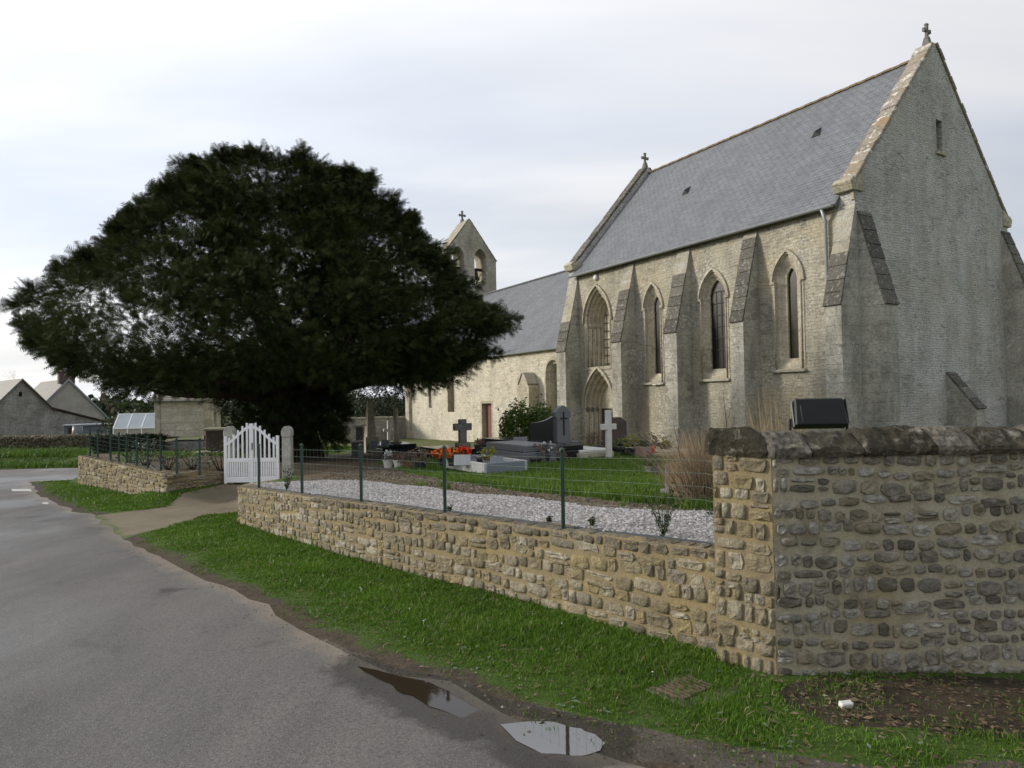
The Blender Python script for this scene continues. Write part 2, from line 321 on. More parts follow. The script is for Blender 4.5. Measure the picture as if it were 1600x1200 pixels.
def m_asphalt():
    m = Mt('asphalt'); p = m.pos()
    big = m.noise(m.mapv(p, (.5, .22, 1), (0, 0, R(35))), 1.1, 5, .6, .3)
    c = m.ramp(big, [(.32, (.070, .065, .061)), (.52, (.115, .107, .099)), (.70, (.165, .153, .138))])
    trk = m.noise(m.mapv(p, (1., .10, 1), (0, 0, R(-45))), 1.5, 4, .6); c = m.mix(m.ramp(trk, [(.40, .0), (.65, .55)]), c, (.175, .163, .148))
    sp_ = m.vor(p, 130); c = m.mix(m.ramp(m.vor(p, 75), [(.12, .45), (.42, 0)]), c, (.30, .29, .27))
    c = m.mix(m.ramp(m.noise(p, 48, 5, .75), [(.36, .6), (.54, 0)]), c, (.05, .047, .045))
    st = m.noise(p, 1.35, 4, .6, .3); c = m.mix(m.ramp(st, [(.60, 0), (.70, .7)]), c, (.035, .03, .027))
    a = m.n('ShaderNodeAttribute'); a.attribute_name = 'mud'
    f = m.math('ADD', a.outputs['Fac'], m.math('MULTIPLY', m.math('SUBTRACT', m.noise(p, 3.2, 6, .7), .5), 1.1))
    c = m.mix(m.ramp(f, [(.4, 0), (.75, .8)]), c, (.22, .185, .14))
    wa = m.n('ShaderNodeAttribute'); wa.attribute_name = 'wet'; wf = m.ramp(m.math('ADD', wa.outputs['Fac'], m.math('MULTIPLY', m.math('SUBTRACT', m.noise(p, 7, 5, .7), .5), .9)), [(.35, 0), (.6, .72)]); c = m.mix(wf, c, (.03, .026, .021))
    m.col(c).spec(.32)
    wet = m.noise(m.mapv(p, (.55, .3, 1), (0, 0, R(30))), .9, 5, .6)
    m.rough(m.ramp(wet, [(.45, .66), (.66, .36)]))
    m.bump(m.math('ADD', m.noise(p, 160, 3, .7), m.math('MULTIPLY', sp_, .8)), .35, .006); MATS['asphalt'] = m.m
m_asphalt()
def m_gravel():
    m = Mt('gravel'); p = m.pos(); v = m.vor(p, 42, 'Color'); d = m.vor(p, 42)
    g = m.n('ShaderNodeSeparateColor'); m.l(v, g.inputs[0])
    c = m.ramp(g.outputs[0], [(0, (.23, .215, .205)), (.5, (.35, .33, .32)), (1, (.48, .455, .445))])
    c = m.mix(m.ramp(d, [(.35, 0), (.75, .8)]), c, (.10, .095, .09)); c = m.mix(m.ramp(m.noise(p, .9, 4), [(.5, 0), (.8, .35)]), c, (.27, .24, .20))
    m.col(c).rough(.9).bump(m.math('MULTIPLY', d, -1.), .9, .03); MATS['gravel'] = m.m
    m = Mt('pebble'); i = m.isl(); m.col(m.ramp(i, [(0, (.20, .185, .175)), (.5, (.34, .32, .31)), (1, (.52, .50, .49))])).rough(.85); MATS['pebble'] = m.m
    m = Mt('rubble_bit'); i = m.isl(); m.col(m.ramp(i, [(0, (.04, .032, .022)), (.7, (.10, .08, .056)), (.94, (.17, .145, .11)), (1, (.34, .31, .26))])).rough(.9); MATS['rubble_bit'] = m.m
m_gravel()
simple('white_paint', (.90, .905, .91), .5, .05, 5, bump=.05)
simple('green_metal', (.018, .05, .035), .45, .15, 8, spec=.5, bump=0)
simple('wire', (.16, .22, .19), .5, .1, 8, bump=0)
simple('post_concrete', (.44, .425, .38), .9, .4, 7)
simple('black_granite', (.016, .016, .018), .18, .2, 30, spec=.5, bump=0)
simple('grey_granite', (.15, .155, .165), .4, .2, 60, bump=.05)
simple('pale_granite', (.42, .42, .415), .5, .12, 60, bump=.05)
simple('blue_or_shaded_granite', (.20, .22, .24), .4, .15, 60, bump=.05)
simple('pink_granite', (.30, .20, .17), .4, .2, 50, bump=.05)
simple('old_cross_stone', (.17, .165, .15), .95, .45, 9, bump=.6)
simple('old_pale_stone', (.40, .37, .28), .95, .4, 7, bump=.5)
simple('white_stone', (.62, .61, .57), .8, .12, 6)
simple('terracotta', (.30, .13, .07), .85, .2, 8)
simple('white_pot', (.66, .64, .58), .6, .1, 8)
simple('dark_pot', (.04, .045, .045), .7, .2, 8)
simple('red_plastic', (.50, .04, .03), .35, .1, 8, bump=0)
simple('door_wood', (.17, .075, .06), .75, .2, 4)
simple('dark_wood', (.05, .028, .018), .8, .3, 4)
simple('brown_wood', (.14, .06, .03), .8, .25, 4)
simple('zinc', (.30, .32, .34), .45, .15, 4, metal=.4)
simple('iron', (.035, .033, .032), .6, .3, 10, metal=.3)
simple('bronze', (.05, .045, .04), .5, .3, 8, metal=.5)
simple('black_housing', (.007, .009, .009), .5, .2, 8, bump=0)
simple('grey_rim', (.16, .18, .19), .5, .1, 8, bump=0)
simple('ridge_tile', (.21, .155, .095), .9, .35, 5)
simple('membrane', (.075, .085, .095), .7, .25, 4)
simple('road_paint', (.55, .55, .53), .7, .25, 9)
simple('dark_void', (.006, .006, .006), .9, 0, 3, bump=0)  # near-black: darkness inside openings put into the colour
simple('greenhouse_pane', (.40, .45, .46), .25, .08, 2, spec=.6, bump=0)
simple('cream_render', (.38, .36, .31), .9, .2, 1.2)
simple('grey_boards', (.12, .14, .17), .8, .2, 3)
simple('brick_brown', (.10, .075, .065), .9, .3, 6)
simple('rusty_grate', (.14, .10, .075), .75, .35, 20, metal=.2)
simple('concrete', (.22, .20, .165), .92, .3, 6)
simple('dirty_concrete', (.13, .115, .085), .92, .5, 12)
def m_lamp(): 
    m = Mt('lamp_glass'); m.col((.75, .76, .76)).rough(.2); MATS['lamp_glass'] = m.m
m_lamp()
def m_glass(name, c, r=.12, sp=.6):
    m = Mt(name); p = m.objc(); m.col(m.mix(m.ramp(m.noise(p, 3, 3), [(.4, 0), (.7, .6)]), c, tuple(x * .4 for x in c))).rough(r).spec(sp); m.bump(m.noise(p, 9, 2), .15, .01); MATS[name] = m.m
m_glass('dark_glass', (.010, .008, .006), .35, .3); m_glass('sky_reflect_glass', (.75, .68, .48), .2, .6); m_glass('olive_glass', (.022, .018, .008), .3, .3)  # west window's pale tint: reflected bright sky put into the base colour
def m_water():
    m = Mt('puddle_water'); p = m.pos(); m.col((.030, .022, .014)).rough(.03).spec(.5); m.bump(m.noise(p, 9, 2), .02, .01); MATS['puddle_water'] = m.m
m_water()
MATS['puddle_bright'] = MATS['puddle_water'].copy(); MATS['puddle_bright'].node_tree.nodes['Principled BSDF'].inputs['IOR'].default_value = 2.3; MATS['puddle_bright'].node_tree.nodes['Principled BSDF'].inputs['Specular IOR Level'].default_value = .8  # reflects more than real water: bright sky glare built into the material

# ------------------------------------------------------------------ object helpers
def link(name, me, mat=None, parent=None, kind=None):
    o = bpy.data.objects.new(name, me); COL.objects.link(o)
    if mat is not None and me is not None and not me.materials: me.materials.append(MATS[mat])
    if parent is not None: o.parent = parent
    if kind: o['kind'] = kind
    return o
def mesh(name, V, Fc, smooth=False):
    me = bpy.data.meshes.new(name); me.from_pydata([tuple(v) for v in V], [], Fc)
    if smooth: me.polygons.foreach_set('use_smooth', [True] * len(me.polygons))
    me.update(); return me
def tri_mesh(name, V, nper=3, smooth=False):
    """V: (N*3,3) independent triangles or indexed below"""
    n = len(V) // nper; me = bpy.data.meshes.new(name); me.vertices.add(len(V)); me.vertices.foreach_set('co', np.asarray(V, np.float32).ravel())
    me.loops.add(len(V)); me.loops.foreach_set('vertex_index', np.arange(len(V), dtype=np.int32))
    me.polygons.add(n); me.polygons.foreach_set('loop_start', np.arange(0, len(V), nper, dtype=np.int32)); me.polygons.foreach_set('loop_total', np.full(n, nper, np.int32))
    me.update(calc_edges=True); return me
def idx_mesh(name, V, Fc):
    """V (N,3), Fc (M,3) arrays"""
    me = bpy.data.meshes.new(name); V = np.asarray(V, np.float32); Fc = np.asarray(Fc, np.int32); k = Fc.shape[1]
    me.vertices.add(len(V)); me.vertices.foreach_set('co', V.ravel()); me.loops.add(Fc.size); me.loops.foreach_set('vertex_index', Fc.ravel())
    me.polygons.add(len(Fc)); me.polygons.foreach_set('loop_start', np.arange(0, Fc.size, k, dtype=np.int32)); me.polygons.foreach_set('loop_total', np.full(len(Fc), k, np.int32))
    me.update(calc_edges=True); return me
def tag(o, label, cat, group=None, kind=None):
    o['label'] = label; o['category'] = cat
    if group: o['group'] = group
    if kind: o['kind'] = kind
    return o
def thing(name, label, cat, loc=(0, 0, 0), rz=0, group=None):
    o = bpy.data.objects.new(name, None); COL.objects.link(o); o.location = loc; o.rotation_euler = (0, 0, rz); o.empty_display_size = .2
    return tag(o, label, cat, group)
class MB:
    def __init__(s): s.v = []; s.f = []
    def add(s, V, Fc):
        n = len(s.v); s.v += [tuple(v) for v in V]; s.f += [tuple(i + n for i in f) for f in Fc]; return s
    def box(s, c, d, rz=0, ry=0, rx=0, taper=1.):
        hx, hy, hz = d[0] / 2, d[1] / 2, d[2] / 2
        m = Matrix.Rotation(rz, 3, 'Z') @ Matrix.Rotation(ry, 3, 'Y') @ Matrix.Rotation(rx, 3, 'X')
        V = []
        for z in (-1, 1):
            k = taper if z > 0 else 1
            for x, y in ((-1, -1), (1, -1), (1, 1), (-1, 1)): V.append(Vector(c) + m @ Vector((x * hx * k, y * hy * k, z * hz)))
        return s.add(V, [(3, 2, 1, 0), (4, 5, 6, 7), (0, 1, 5, 4), (1, 2, 6, 5), (2, 3, 7, 6), (3, 0, 4, 7)])
    def tube(s, pts, r, n=6, cap=True):
        pts = [Vector(p) for p in pts]; rr = r if hasattr(r, '__len__') else [r] * len(pts); V = []; Fc = []
        for i, p in enumerate(pts):
            t = (pts[min(i + 1, len(pts) - 1)] - pts[max(i - 1, 0)]).normalized(); a = t.orthogonal().normalized() if i == 0 else (a - t * a.dot(t)).normalized(); b = t.cross(a)
            for k in range(n): th = 2 * math.pi * k / n; V.append(p + (a * math.cos(th) + b * math.sin(th)) * rr[i])
        for i in range(len(pts) - 1):
            for k in range(n): Fc.append((i * n + k, i * n + (k + 1) % n, (i + 1) * n + (k + 1) % n, (i + 1) * n + k))
        if cap: Fc += [tuple(range(n - 1, -1, -1)), tuple(range((len(pts) - 1) * n, len(pts) * n))]
        return s.add(V, Fc)
    def lathe(s, prof, c=(0, 0, 0), n=12):
        V = []; Fc = []
        for r, z in prof:
            for k in range(n): th = 2 * math.pi * k / n; V.append((c[0] + r * math.cos(th), c[1] + r * math.sin(th), c[2] + z))
        for i in range(len(prof) - 1):
            for k in range(n): Fc.append((i * n + k, i * n + (k + 1) % n, (i + 1) * n + (k + 1) % n, (i + 1) * n + k))
        Fc += [tuple(range(n - 1, -1, -1)), tuple(range((len(prof) - 1) * n, len(prof) * n))]
        return s.add(V, Fc)
    def prism(s, poly, fn, w0, w1):
        """poly of 2-D points, fn(u,v,w)->xyz extruded from w0 to w1"""
        n = len(poly); V = [fn(u, v, w0) for u, v in poly] + [fn(u, v, w1) for u, v in poly]
        Fc = [tuple(range(n - 1, -1, -1)), tuple(range(n, 2 * n))] + [(i, (i + 1) % n, n + (i + 1) % n, n + i) for i in range(n)]
        return s.add(V, Fc)
    def build(s, name, mat, parent=None, smooth=False, kind=None, bevel=0, fix=True):
        me = mesh(name, s.v, s.f, smooth)
        if fix or bevel:
            bm = bmesh.new(); bm.from_mesh(me)
            if bevel: bmesh.ops.bevel(bm, geom=list(bm.edges), offset=bevel, segments=1, affect='EDGES', clamp_overlap=True)
            bmesh.ops.recalc_face_normals(bm, faces=bm.faces); bm.to_mesh(me); bm.free()
        return link(name, me, mat, parent, kind)

# ------------------------------------------------------------------ GROUND: one triangulation, split into regions
def wob(poly, step=.3, amp=.06, closed=True):
    out = []; n = len(poly)
    for i in range(n if closed else n - 1):
        a = np.array(poly[i][:2], float); b = np.array(poly[(i + 1) % n][:2], float); L = np.linalg.norm(b - a); k = max(1, int(min(L / step, 60)))
        for j in range(k):
            p = a + (b - a) * j / k
            q = Vector((p[0] * 2.1, p[1] * 2.1, 3)); q2 = Vector((p[0] * 7, p[1] * 7, 9))
            out.append(p + amp * np.array([mnoise.noise(q), mnoise.noise(q + Vector((9, 4, 1)))]) * 1.6 + amp * .6 * np.array([mnoise.noise(q2), mnoise.noise(q2 + Vector((3, 3, 3)))]))
    if not closed: out.append(np.array(poly[-1][:2], float))
    return np.array(out)
g2 = lambda l: [tuple(ong(x, y)[:2]) for x, y in l]
road_edge = g2([(1120, 1235), (960, 1192), (790, 1118), (690, 1072), (560, 1030), (500, 1000), (430, 962), (345, 915), (255, 875), (195, 842), (148, 806), (100, 793), (62, 773), (46, 753)])
ROAD = wob([(2.2, .2)] + road_edge + [(-9.6, 20.6), (-8., 24.), (-17.5, 23.4), (-60, 24), (-60, .2)], .3, .07)
PATH = wob(g2([(148, 806), (195, 842), (255, 826), (320, 806), (376, 800)]) + [(-4.38, 10.6), (GR[0] - .1, GR[1]), (GL[0] + .1, GL[1]), (-6.42, 13.05)] + g2([(262, 791), (190, 800)]), .3, .07)
backlow = off_in(LOWF, .175)
GRAV = wob(g2([(1150, 800), (1000, 797), (880, 785), (765, 773), (690, 765), (600, 754), (520, 750), (470, 752)]) + [tuple(p) for p in backlow[::-1]] + [(2.1, 4.75)], .3, .05)
BORD = wob(g2([(1170, 806), (1150, 800), (1000, 797), (880, 785), (765, 773), (690, 765), (600, 754), (560, 744), (620, 737), (690, 750), (765, 761), (880, 774), (1000, 787), (1150, 790)]), .3, .05)
YEWC = np.array(at(452, 700, 20.)[:2])
INPATH = wob([(GR[0], GR[1] + .05), (GL[0], GL[1] + .05), (-7, 16.5), (-5.5, 19), (-3.2, 18.5)] + g2([(590, 725), (640, 742), (600, 754), (520, 750), (470, 752)]), .3, .08)
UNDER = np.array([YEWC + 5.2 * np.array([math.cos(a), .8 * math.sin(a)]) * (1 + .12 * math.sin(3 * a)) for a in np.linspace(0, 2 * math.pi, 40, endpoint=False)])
SOIL = wob(g2([(1225, 1066), (1600, 1055), (1800, 1060), (1800, 1160), (1600, 1158), (1480, 1150), (1400, 1132), (1310, 1128), (1235, 1104), (1205, 1080)]), .12, .10)
MUD = wob(g2([(1450, 1235), (960, 1192), (790, 1118), (690, 1072), (560, 1030), (500, 1000), (520, 1000), (580, 1025), (680, 1055), (760, 1085), (880, 1120), (1000, 1140), (1130, 1165), (1300, 1195), (1650, 1200)]), .15, .06)
EARTHL = wob(g2([(262, 741), (350, 738), (350, 716), (318, 712), (240, 722), (150, 705), (128, 708)]), .4, .1)
polys = dict(road=ROAD, mud_strip=MUD, soil=SOIL, path=PATH, gravel=GRAV, border=BORD, inner_path=INPATH, yew_floor=UNDER, flower_bed=EARTHL)
pts = []; edges = []
def addpoly(P):
    n = len(pts); pts.extend([tuple(p) for p in P]); k = len(P); edges.extend([(n + i, n + (i + 1) % k) for i in range(k)])
for P in polys.values(): addpoly(P)
# wall lines and the churchyard edge get fine points so the step is clean
for pl, offs in ((LOWF, (-.03, .01, .085, .16, .3)), (LEFTF[::-1], (-.02, .07, .15, .23, .32))):
    for d in offs:
        pts.extend([tuple(p) for p in wob(off_in(pl, d), .15, 0, False)])
for y in (4.07, 4.2, 4.34, 4.5): pts.extend([(x, y) for x in np.arange(1.3, 6, .15)])
def jit(x0, x1, y0, y1, s):
    X, Y = np.meshgrid(np.arange(x0, x1, s), np.arange(y0, y1, s)); P = np.stack([X.ravel(), Y.ravel()], 1); return P + rng.uniform(-.3, .3, P.shape) * s
near = jit(-9, 6, .4, 17, .17); mid = jit(-34, 26, .4, 52, .8); far = jit(-160, 160, .4, 200, 9)
mid = mid[~((mid[:, 0] > -9) & (mid[:, 0] < 6) & (mid[:, 1] < 17))]; far = far[~((far[:, 0] > -34) & (far[:, 0] < 26) & (far[:, 1] < 52))]
pts.extend(map(tuple, near)); pts.extend(map(tuple, mid)); pts.extend(map(tuple, far))
for a in np.linspace(0, 2 * math.pi, 48, endpoint=False): pts.append((1800 * math.cos(a), 1800 * math.sin(a)))
for a in np.linspace(0, 2 * math.pi, 32, endpoint=False): pts.append((400 * math.cos(a), 400 * math.sin(a)))
rv, re, rf, _, _, _ = delaunay_2d_cdt([Vector(p) for p in pts], edges, [], 0, 1e-4)
GV = np.array([(v.x, v.y) for v in rv]); GF = np.array([f for f in rf if len(f) == 3]); GC = GV[GF].mean(1)
GZ = T(GV)
rdist = pdist(GV, ROAD); cls = np.full(len(GF), 'field', object)
ins = pip(GC, INS)
cls[(~ins) & (GC[:, 1] < 45) & (np.abs(GC[:, 0]) < 40)] = 'grass_verge'
cls[ins & (GC[:, 1] < 60) & (np.abs(GC[:, 0]) < 45)] = 'churchyard_lawn'
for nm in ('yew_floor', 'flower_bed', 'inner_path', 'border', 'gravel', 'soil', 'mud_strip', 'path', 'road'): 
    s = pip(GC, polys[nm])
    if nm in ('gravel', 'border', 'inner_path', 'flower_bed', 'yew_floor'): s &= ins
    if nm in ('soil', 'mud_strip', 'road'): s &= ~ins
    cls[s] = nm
mud = np.zeros(len(GV))
outv = ~pip(GV, INS)
mud[outv] = np.clip(1 - rdist[outv] / .40, 0, 1)
inroad = pip(GV, ROAD); mud[inroad] = np.clip(.75 - rdist[inroad] / .55, 0, 1)
gd = pdist(GV, GRAV); mud[~outv] = np.clip(.9 - gd[~outv] / .5, 0, 1) * .9
pathv = pip(GV, PATH); mud[pathv] = np.clip(.6 - pdist(GV, PATH)[pathv] / .5, 0, 1)
far_graves = (~outv) & (GV[:, 1] > 15.5); mud[far_graves] = np.maximum(mud[far_graves], .45)
wet = np.zeros(len(GV)); nw = np.where((np.abs(GV[:, 0]) < 4) & (GV[:, 1] < 7))[0]
for q in PUD: wet[nw] = np.maximum(wet[nw], np.clip(1 - pdist(GV[nw], q) / .38, 0, 1)); wet[nw] = np.where(pip(GV[nw], q), 1, wet[nw])
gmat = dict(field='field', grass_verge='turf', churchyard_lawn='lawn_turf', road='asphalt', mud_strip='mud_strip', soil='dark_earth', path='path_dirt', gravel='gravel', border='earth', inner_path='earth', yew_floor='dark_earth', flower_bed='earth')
gname = dict(field='ground', grass_verge='grass_verge_ground', churchyard_lawn='lawn_ground', mud_strip='muddy_ground', soil='bare_ground', path='dirt_path', gravel='gravel_path', border='earth_border_ground', inner_path='churchyard_path', yew_floor='shaded_ground', flower_bed='flower_bed_ground', road='road')
for nm in gmat:
    s = cls == nm
    if not s.any(): continue
    u, inv = np.unique(GF[s], return_inverse=True)
    V = np.column_stack([GV[u], GZ[u]]); Fc = inv.reshape(-1, 3)
    a, b, c = V[Fc[:, 0]], V[Fc[:, 1]], V[Fc[:, 2]]; fl = np.cross(b - a, c - a)[:, 2] < 0; Fc[fl] = Fc[fl][:, ::-1]
    me = idx_mesh(nm, V, Fc); me.polygons.foreach_set('use_smooth', [True] * len(Fc))
    at_ = me.attributes.new('mud', 'FLOAT', 'POINT'); at_.data.foreach_set('value', mud[u].astype(np.float32))
    aw_ = me.attributes.new('wet', 'FLOAT', 'POINT'); aw_.data.foreach_set('value', wet[u].astype(np.float32))
    link(gname[nm], me, gmat[nm], None, 'structure')

# ------------------------------------------------------------------ grass blades
def blades(name, P, h, w, mat, lean=.5, segs=2):
    """P (N,2) positions -> grass mesh (each blade its own island)"""
    n = len(P); z = T(P); base = np.column_stack([P, z - .004]); h = h * rng.uniform(.5, 1.25, n); a = rng.uniform(0, 2 * math.pi, n)
    side = np.column_stack([np.cos(a), np.sin(a), np.zeros(n)]) * (w * rng.uniform(.6, 1.2, n))[:, None]
    b = rng.uniform(0, 2 * math.pi, n); ln = np.column_stack([np.cos(b), np.sin(b), np.zeros(n)]) * (h * lean * rng.uniform(.1, 1, n))[:, None]
    up = np.column_stack([np.zeros(n), np.zeros(n), h])
    A = base - side; B = base + side; C = base + .55 * up + .3 * ln - .7 * side; D = base + .55 * up + .3 * ln + .7 * side; E_ = base + up * .92 + ln
    V = np.stack([A, B, D, C, E_], 1).reshape(-1, 3); k = np.arange(n)[:, None] * 5
    Fc = np.concatenate([k + [0, 1, 2], k + [0, 2, 3], k + [3, 2, 4]], 0)
    return link(name, idx_mesh(name, V, Fc), mat, None, 'stuff')
def leaf_litter(name, P, s, mat):
    n = len(P); z = T(P) + .006; q = np.array([(-1, 0, 0), (0, -.45, .12), (1, 0, 0), (0, .45, .12)]); a = rng.uniform(0, 6.28, n); k = s * rng.uniform(.5, 1.3, n)
    x = q[:, 0][None] * np.cos(a)[:, None] - q[:, 1][None] * np.sin(a)[:, None]; y = q[:, 0][None] * np.sin(a)[:, None] + q[:, 1][None] * np.cos(a)[:, None]
    V = np.stack([x, y, np.repeat(q[:, 2][None], n, 0) + rng.uniform(0, .4, (n, 4))], 2) * k[:, None, None] + np.column_stack([P, z])[:, None]
    return link(name, idx_mesh(name, V.reshape(-1, 3), np.arange(n * 4).reshape(-1, 4)), mat, None, 'stuff')
def scatter(poly_box, n, test):
    x0, x1, y0, y1 = poly_box; P = np.column_stack([rng.uniform(x0, x1, n), rng.uniform(y0, y1, n)]); return P[test(P)]
def nz(P, s, o=0): return np.array([mnoise.noise(Vector((x * s, y * s, o))) for x, y in P])
def fields(P): return pip(P, INS), pip(P, ROAD), pip(P, PATH)
WALLZ = [np.array([p[:2] for p in LOWF])]
def verge_test(P):
    i = pip(P, INS); r = pip(P, ROAD) | pip(P, PATH); m = pip(P, MUD); so = pip(P, SOIL)
    rd = pdist(P, ROAD); d = pdist(P, INS); n = nz(P, 1.6) * .5 + nz(P, 5, 4) * .5
    keep = ~i & ~r & (d > .09)
    pr = np.clip((rd - .12 + n * .35) / .5, .0, 1); pr[m] *= .12; pr[so] *= .07
    return keep & (rng.random(len(P)) < pr)
RX0, RY0, RS = -8.5, 2.2, .04
gx, gy = np.meshgrid(np.arange(RX0, 5., RS), np.arange(RY0, 13.2, RS), indexing='ij'); gp = np.column_stack([gx.ravel(), gy.ravel()])
g_in = pip(gp, INS); g_r = pip(gp, ROAD) | pip(gp, PATH); g_m = pip(gp, MUD); g_s = pip(gp, SOIL); g_rd = pdist(gp, ROAD); g_d = pdist(gp, INS)
g_n = nz(gp, 1.6) * .5 + nz(gp, 5, 4) * .5; g_n2 = nz(gp, 2.3, 11) + .6 * nz(gp, 7, 3)
pr = np.clip((g_rd - .06 + g_n * .35) / .42, 0, 1) * np.clip(1.2 + g_n2 * np.clip(1.3 - g_rd, 0.2, 1.2), .05, 1)
pr *= np.where(gp[:, 0] > 1.25, np.clip(.45 + 1.1 * nz(gp, 2.8, 21), .06, 1), 1); pr[g_m] *= .25; pr[g_s] *= np.clip(.30 + 1.1 * nz(gp, 3.5, 40), .02, .9)[g_s]; pr[g_in | g_r | (g_d < .10)] = 0
GPR = pr.reshape(gx.shape); GRD = g_rd.reshape(gx.shape); GN2 = g_n2.reshape(gx.shape)
def look(G, P): return G[np.clip(((P[:, 0] - RX0) / RS).astype(int), 0, G.shape[0] - 1), np.clip(((P[:, 1] - RY0) / RS).astype(int), 0, G.shape[1] - 1)]
P1 = np.column_stack([rng.uniform(-8.4, 4.9, 1500000), rng.uniform(2.3, 13.1, 1500000)])
P1 = P1[rng.random(len(P1)) < look(GPR, P1) * np.clip((4.6 / P1[:, 1]) ** 1.7, 0, 1)]
hh = .040 * (1 + .55 * look(GN2, P1) + .5 * np.clip(nz(P1, 14, 5), 0, 1)) * (.45 + .65 * np.clip(look(GRD, P1), 0, .9))
hh = hh * np.where(P1[:, 0] > 1.3, .68, 1)
o = blades('verge_grass', P1, hh, .0030 + .0011 * np.clip(P1[:, 1] - 4, 0, 8), 'grass_blade', .9)
sel = rng.random(len(P1)) < .022; blades('dead_grass', P1[sel] + .004, hh[sel] * 1.1, .0032 + .0008 * np.clip(P1[sel][:, 1] - 4, 0, 8), 'straw', 1.3)
sel = (rng.random(len(P1)) < .012) & (look(GN2, P1) > .05); leaf_litter('clover', P1[sel], .022, 'silver_leaf')
sel = rng.random(len(P1)) < .004; leaf_litter('fallen_leaves', P1[sel] + .01, .024, 'dead_leaf')
sel = look(GRD, P1) < .55; leaf_litter('edge_litter', (P1 + rng.normal(0, .15, P1.shape))[sel & (rng.random(len(P1)) < .03)], .016, 'dead_leaf')
P2 = scatter((-15, -8.5, 10.5, 20), 50000, verge_test); P2 = np.concatenate([P2, scatter((-8.5, -5.5, 13, 15), 9000, verge_test)]); blades('verge_grass', P2, .05 + 0 * P2[:, 0], .010, 'grass_blade', .8)
def lawn_test(P):
    i = pip(P, INS); bad = np.zeros(len(P), bool)
    for q in (GRAV, INPATH, UNDER, EARTHL): bad |= pip(P, q)
    b = pip(P, BORD); n = nz(P, 1.3) + .5 * nz(P, 4, 2)
    return i & ~bad & (pdist(P, INS) > .35) & (~b | (n > .35)) & (rng.random(len(P)) < np.clip((pdist(P, GRAV) + n * .25) / .35, 0, 1))
P3 = scatter((-3.5, 4.2, 6, 12), 85000, lawn_test); h3 = np.where(pdist(P3, GRAV) < .9, .11, .05) * (1 + .4 * nz(P3, 2))
blades('lawn_grass', P3, h3, .0065, 'lawn_blade')
P4 = scatter((-4, 12, 11, 20), 40000, lawn_test); blades('lawn_grass', P4, .07 + 0 * P4[:, 0], .013, 'lawn_blade')
P5 = scatter((-20, -6.5, 15, 33), 40000, lawn_test); blades('lawn_grass', P5, .09 + 0 * P5[:, 0], .02, 'lawn_blade')
# long grass on the bank beyond the lane
P6 = np.column_stack([rng.uniform(-34, -8, 26000), rng.uniform(23.8, 31.5, 26000)])

# pebbles on the gravel, clods and bits on the bare soil
def bits(name, P, r, mat, flat=.6, z0=0):
    n = len(P); z = T(P) + z0; o = np.array([(1, 0, 0), (0, 1, 0), (-1, 0, 0), (0, -1, 0), (0, 0, 1)], float)
    s = r * rng.uniform(.5, 1.6, n); a = rng.uniform(0, 6.28, n); ca, sa = np.cos(a), np.sin(a)
    V = np.repeat(o[None], n, 0) * rng.uniform(.6, 1.3, (n, 5, 1)); V[:, :, 0] *= rng.uniform(.7, 1.4, (n, 1)); V[:, :, 2] *= flat
    x = V[:, :, 0] * ca[:, None] - V[:, :, 1] * sa[:, None]; y = V[:, :, 0] * sa[:, None] + V[:, :, 1] * ca[:, None]
    V = np.stack([x, y, V[:, :, 2]], 2) * s[:, None, None] + np.column_stack([P, z])[:, None, :]
    k = np.arange(n)[:, None] * 5; Fc = np.concatenate([k + [0, 1, 4], k + [1, 2, 4], k + [2, 3, 4], k + [3, 0, 4]], 0)
    return link(name, idx_mesh(name, V.reshape(-1, 3), Fc), mat, None, 'stuff')
Pg = scatter((-4.5, 2.4, 4.6, 11.5), 60000, lambda P: pip(P, GRAV) & pip(P, INS)); bits('gravel_stones', Pg, .014, 'pebble')
Ps = scatter((1.2, 4.6, 2.9, 4.1), 3000, lambda P: ~pip(P, INS) & ((pip(P, SOIL) & (rng.random(len(P)) < .5 + nz(P, 3, 7))) | (rng.random(len(P)) < .16))); bits('soil_rubble', Ps[rng.random(len(Ps)) < .5], .010, 'rubble_bit', .55)
Pm = scatter((-2, 4, 2, 7), 9000, lambda P: pip(P, MUD) & ~pip(P, INS)); bits('mud_rubble', Pm, .009, 'rubble_bit', .6)
Pr = scatter((-5, 3, 1.8, 11), 60000, lambda P: pip(P, ROAD) & (rng.random(len(P)) < np.clip(.35 - pdist(P, ROAD), 0, 1) * .9)); bits('road_grit', Pr, .006, 'rubble_bit', .6)
Pe = scatter((-4, 4, 6, 15), 14000, lambda P: pip(P, BORD) | (pip(P, INPATH) & (P[:, 0] > -3.5))); bits('earth_clods', Pe, .018, 'rubble_bit', .8)
leaf_litter('dead_leaves', Ps + .01, .020, 'dead_leaf')
# daisies
for px, py in [(565, 927), (563, 925), (662, 978), (665, 976), (427, 881), (437, 874), (878, 982), (470, 913), (505, 905), (1020, 860 + 200), (640, 958)]:
    p = ong(px, py); mb = MB(); 
    for q in ((p[0], p[1]),):
        mb.tube([(q[0], q[1], p[2]), (q[0], q[1], p[2] + .04)], .0012, 3); mb.lathe([(.003, .036), (.007, .041), (.003, .043)], (q[0], q[1], p[2]), 6)
    tag(mb.build('daisy', 'white_petal'), 'tiny white daisy dotted in the mown verge grass', 'daisy', 'daisies in the verge')
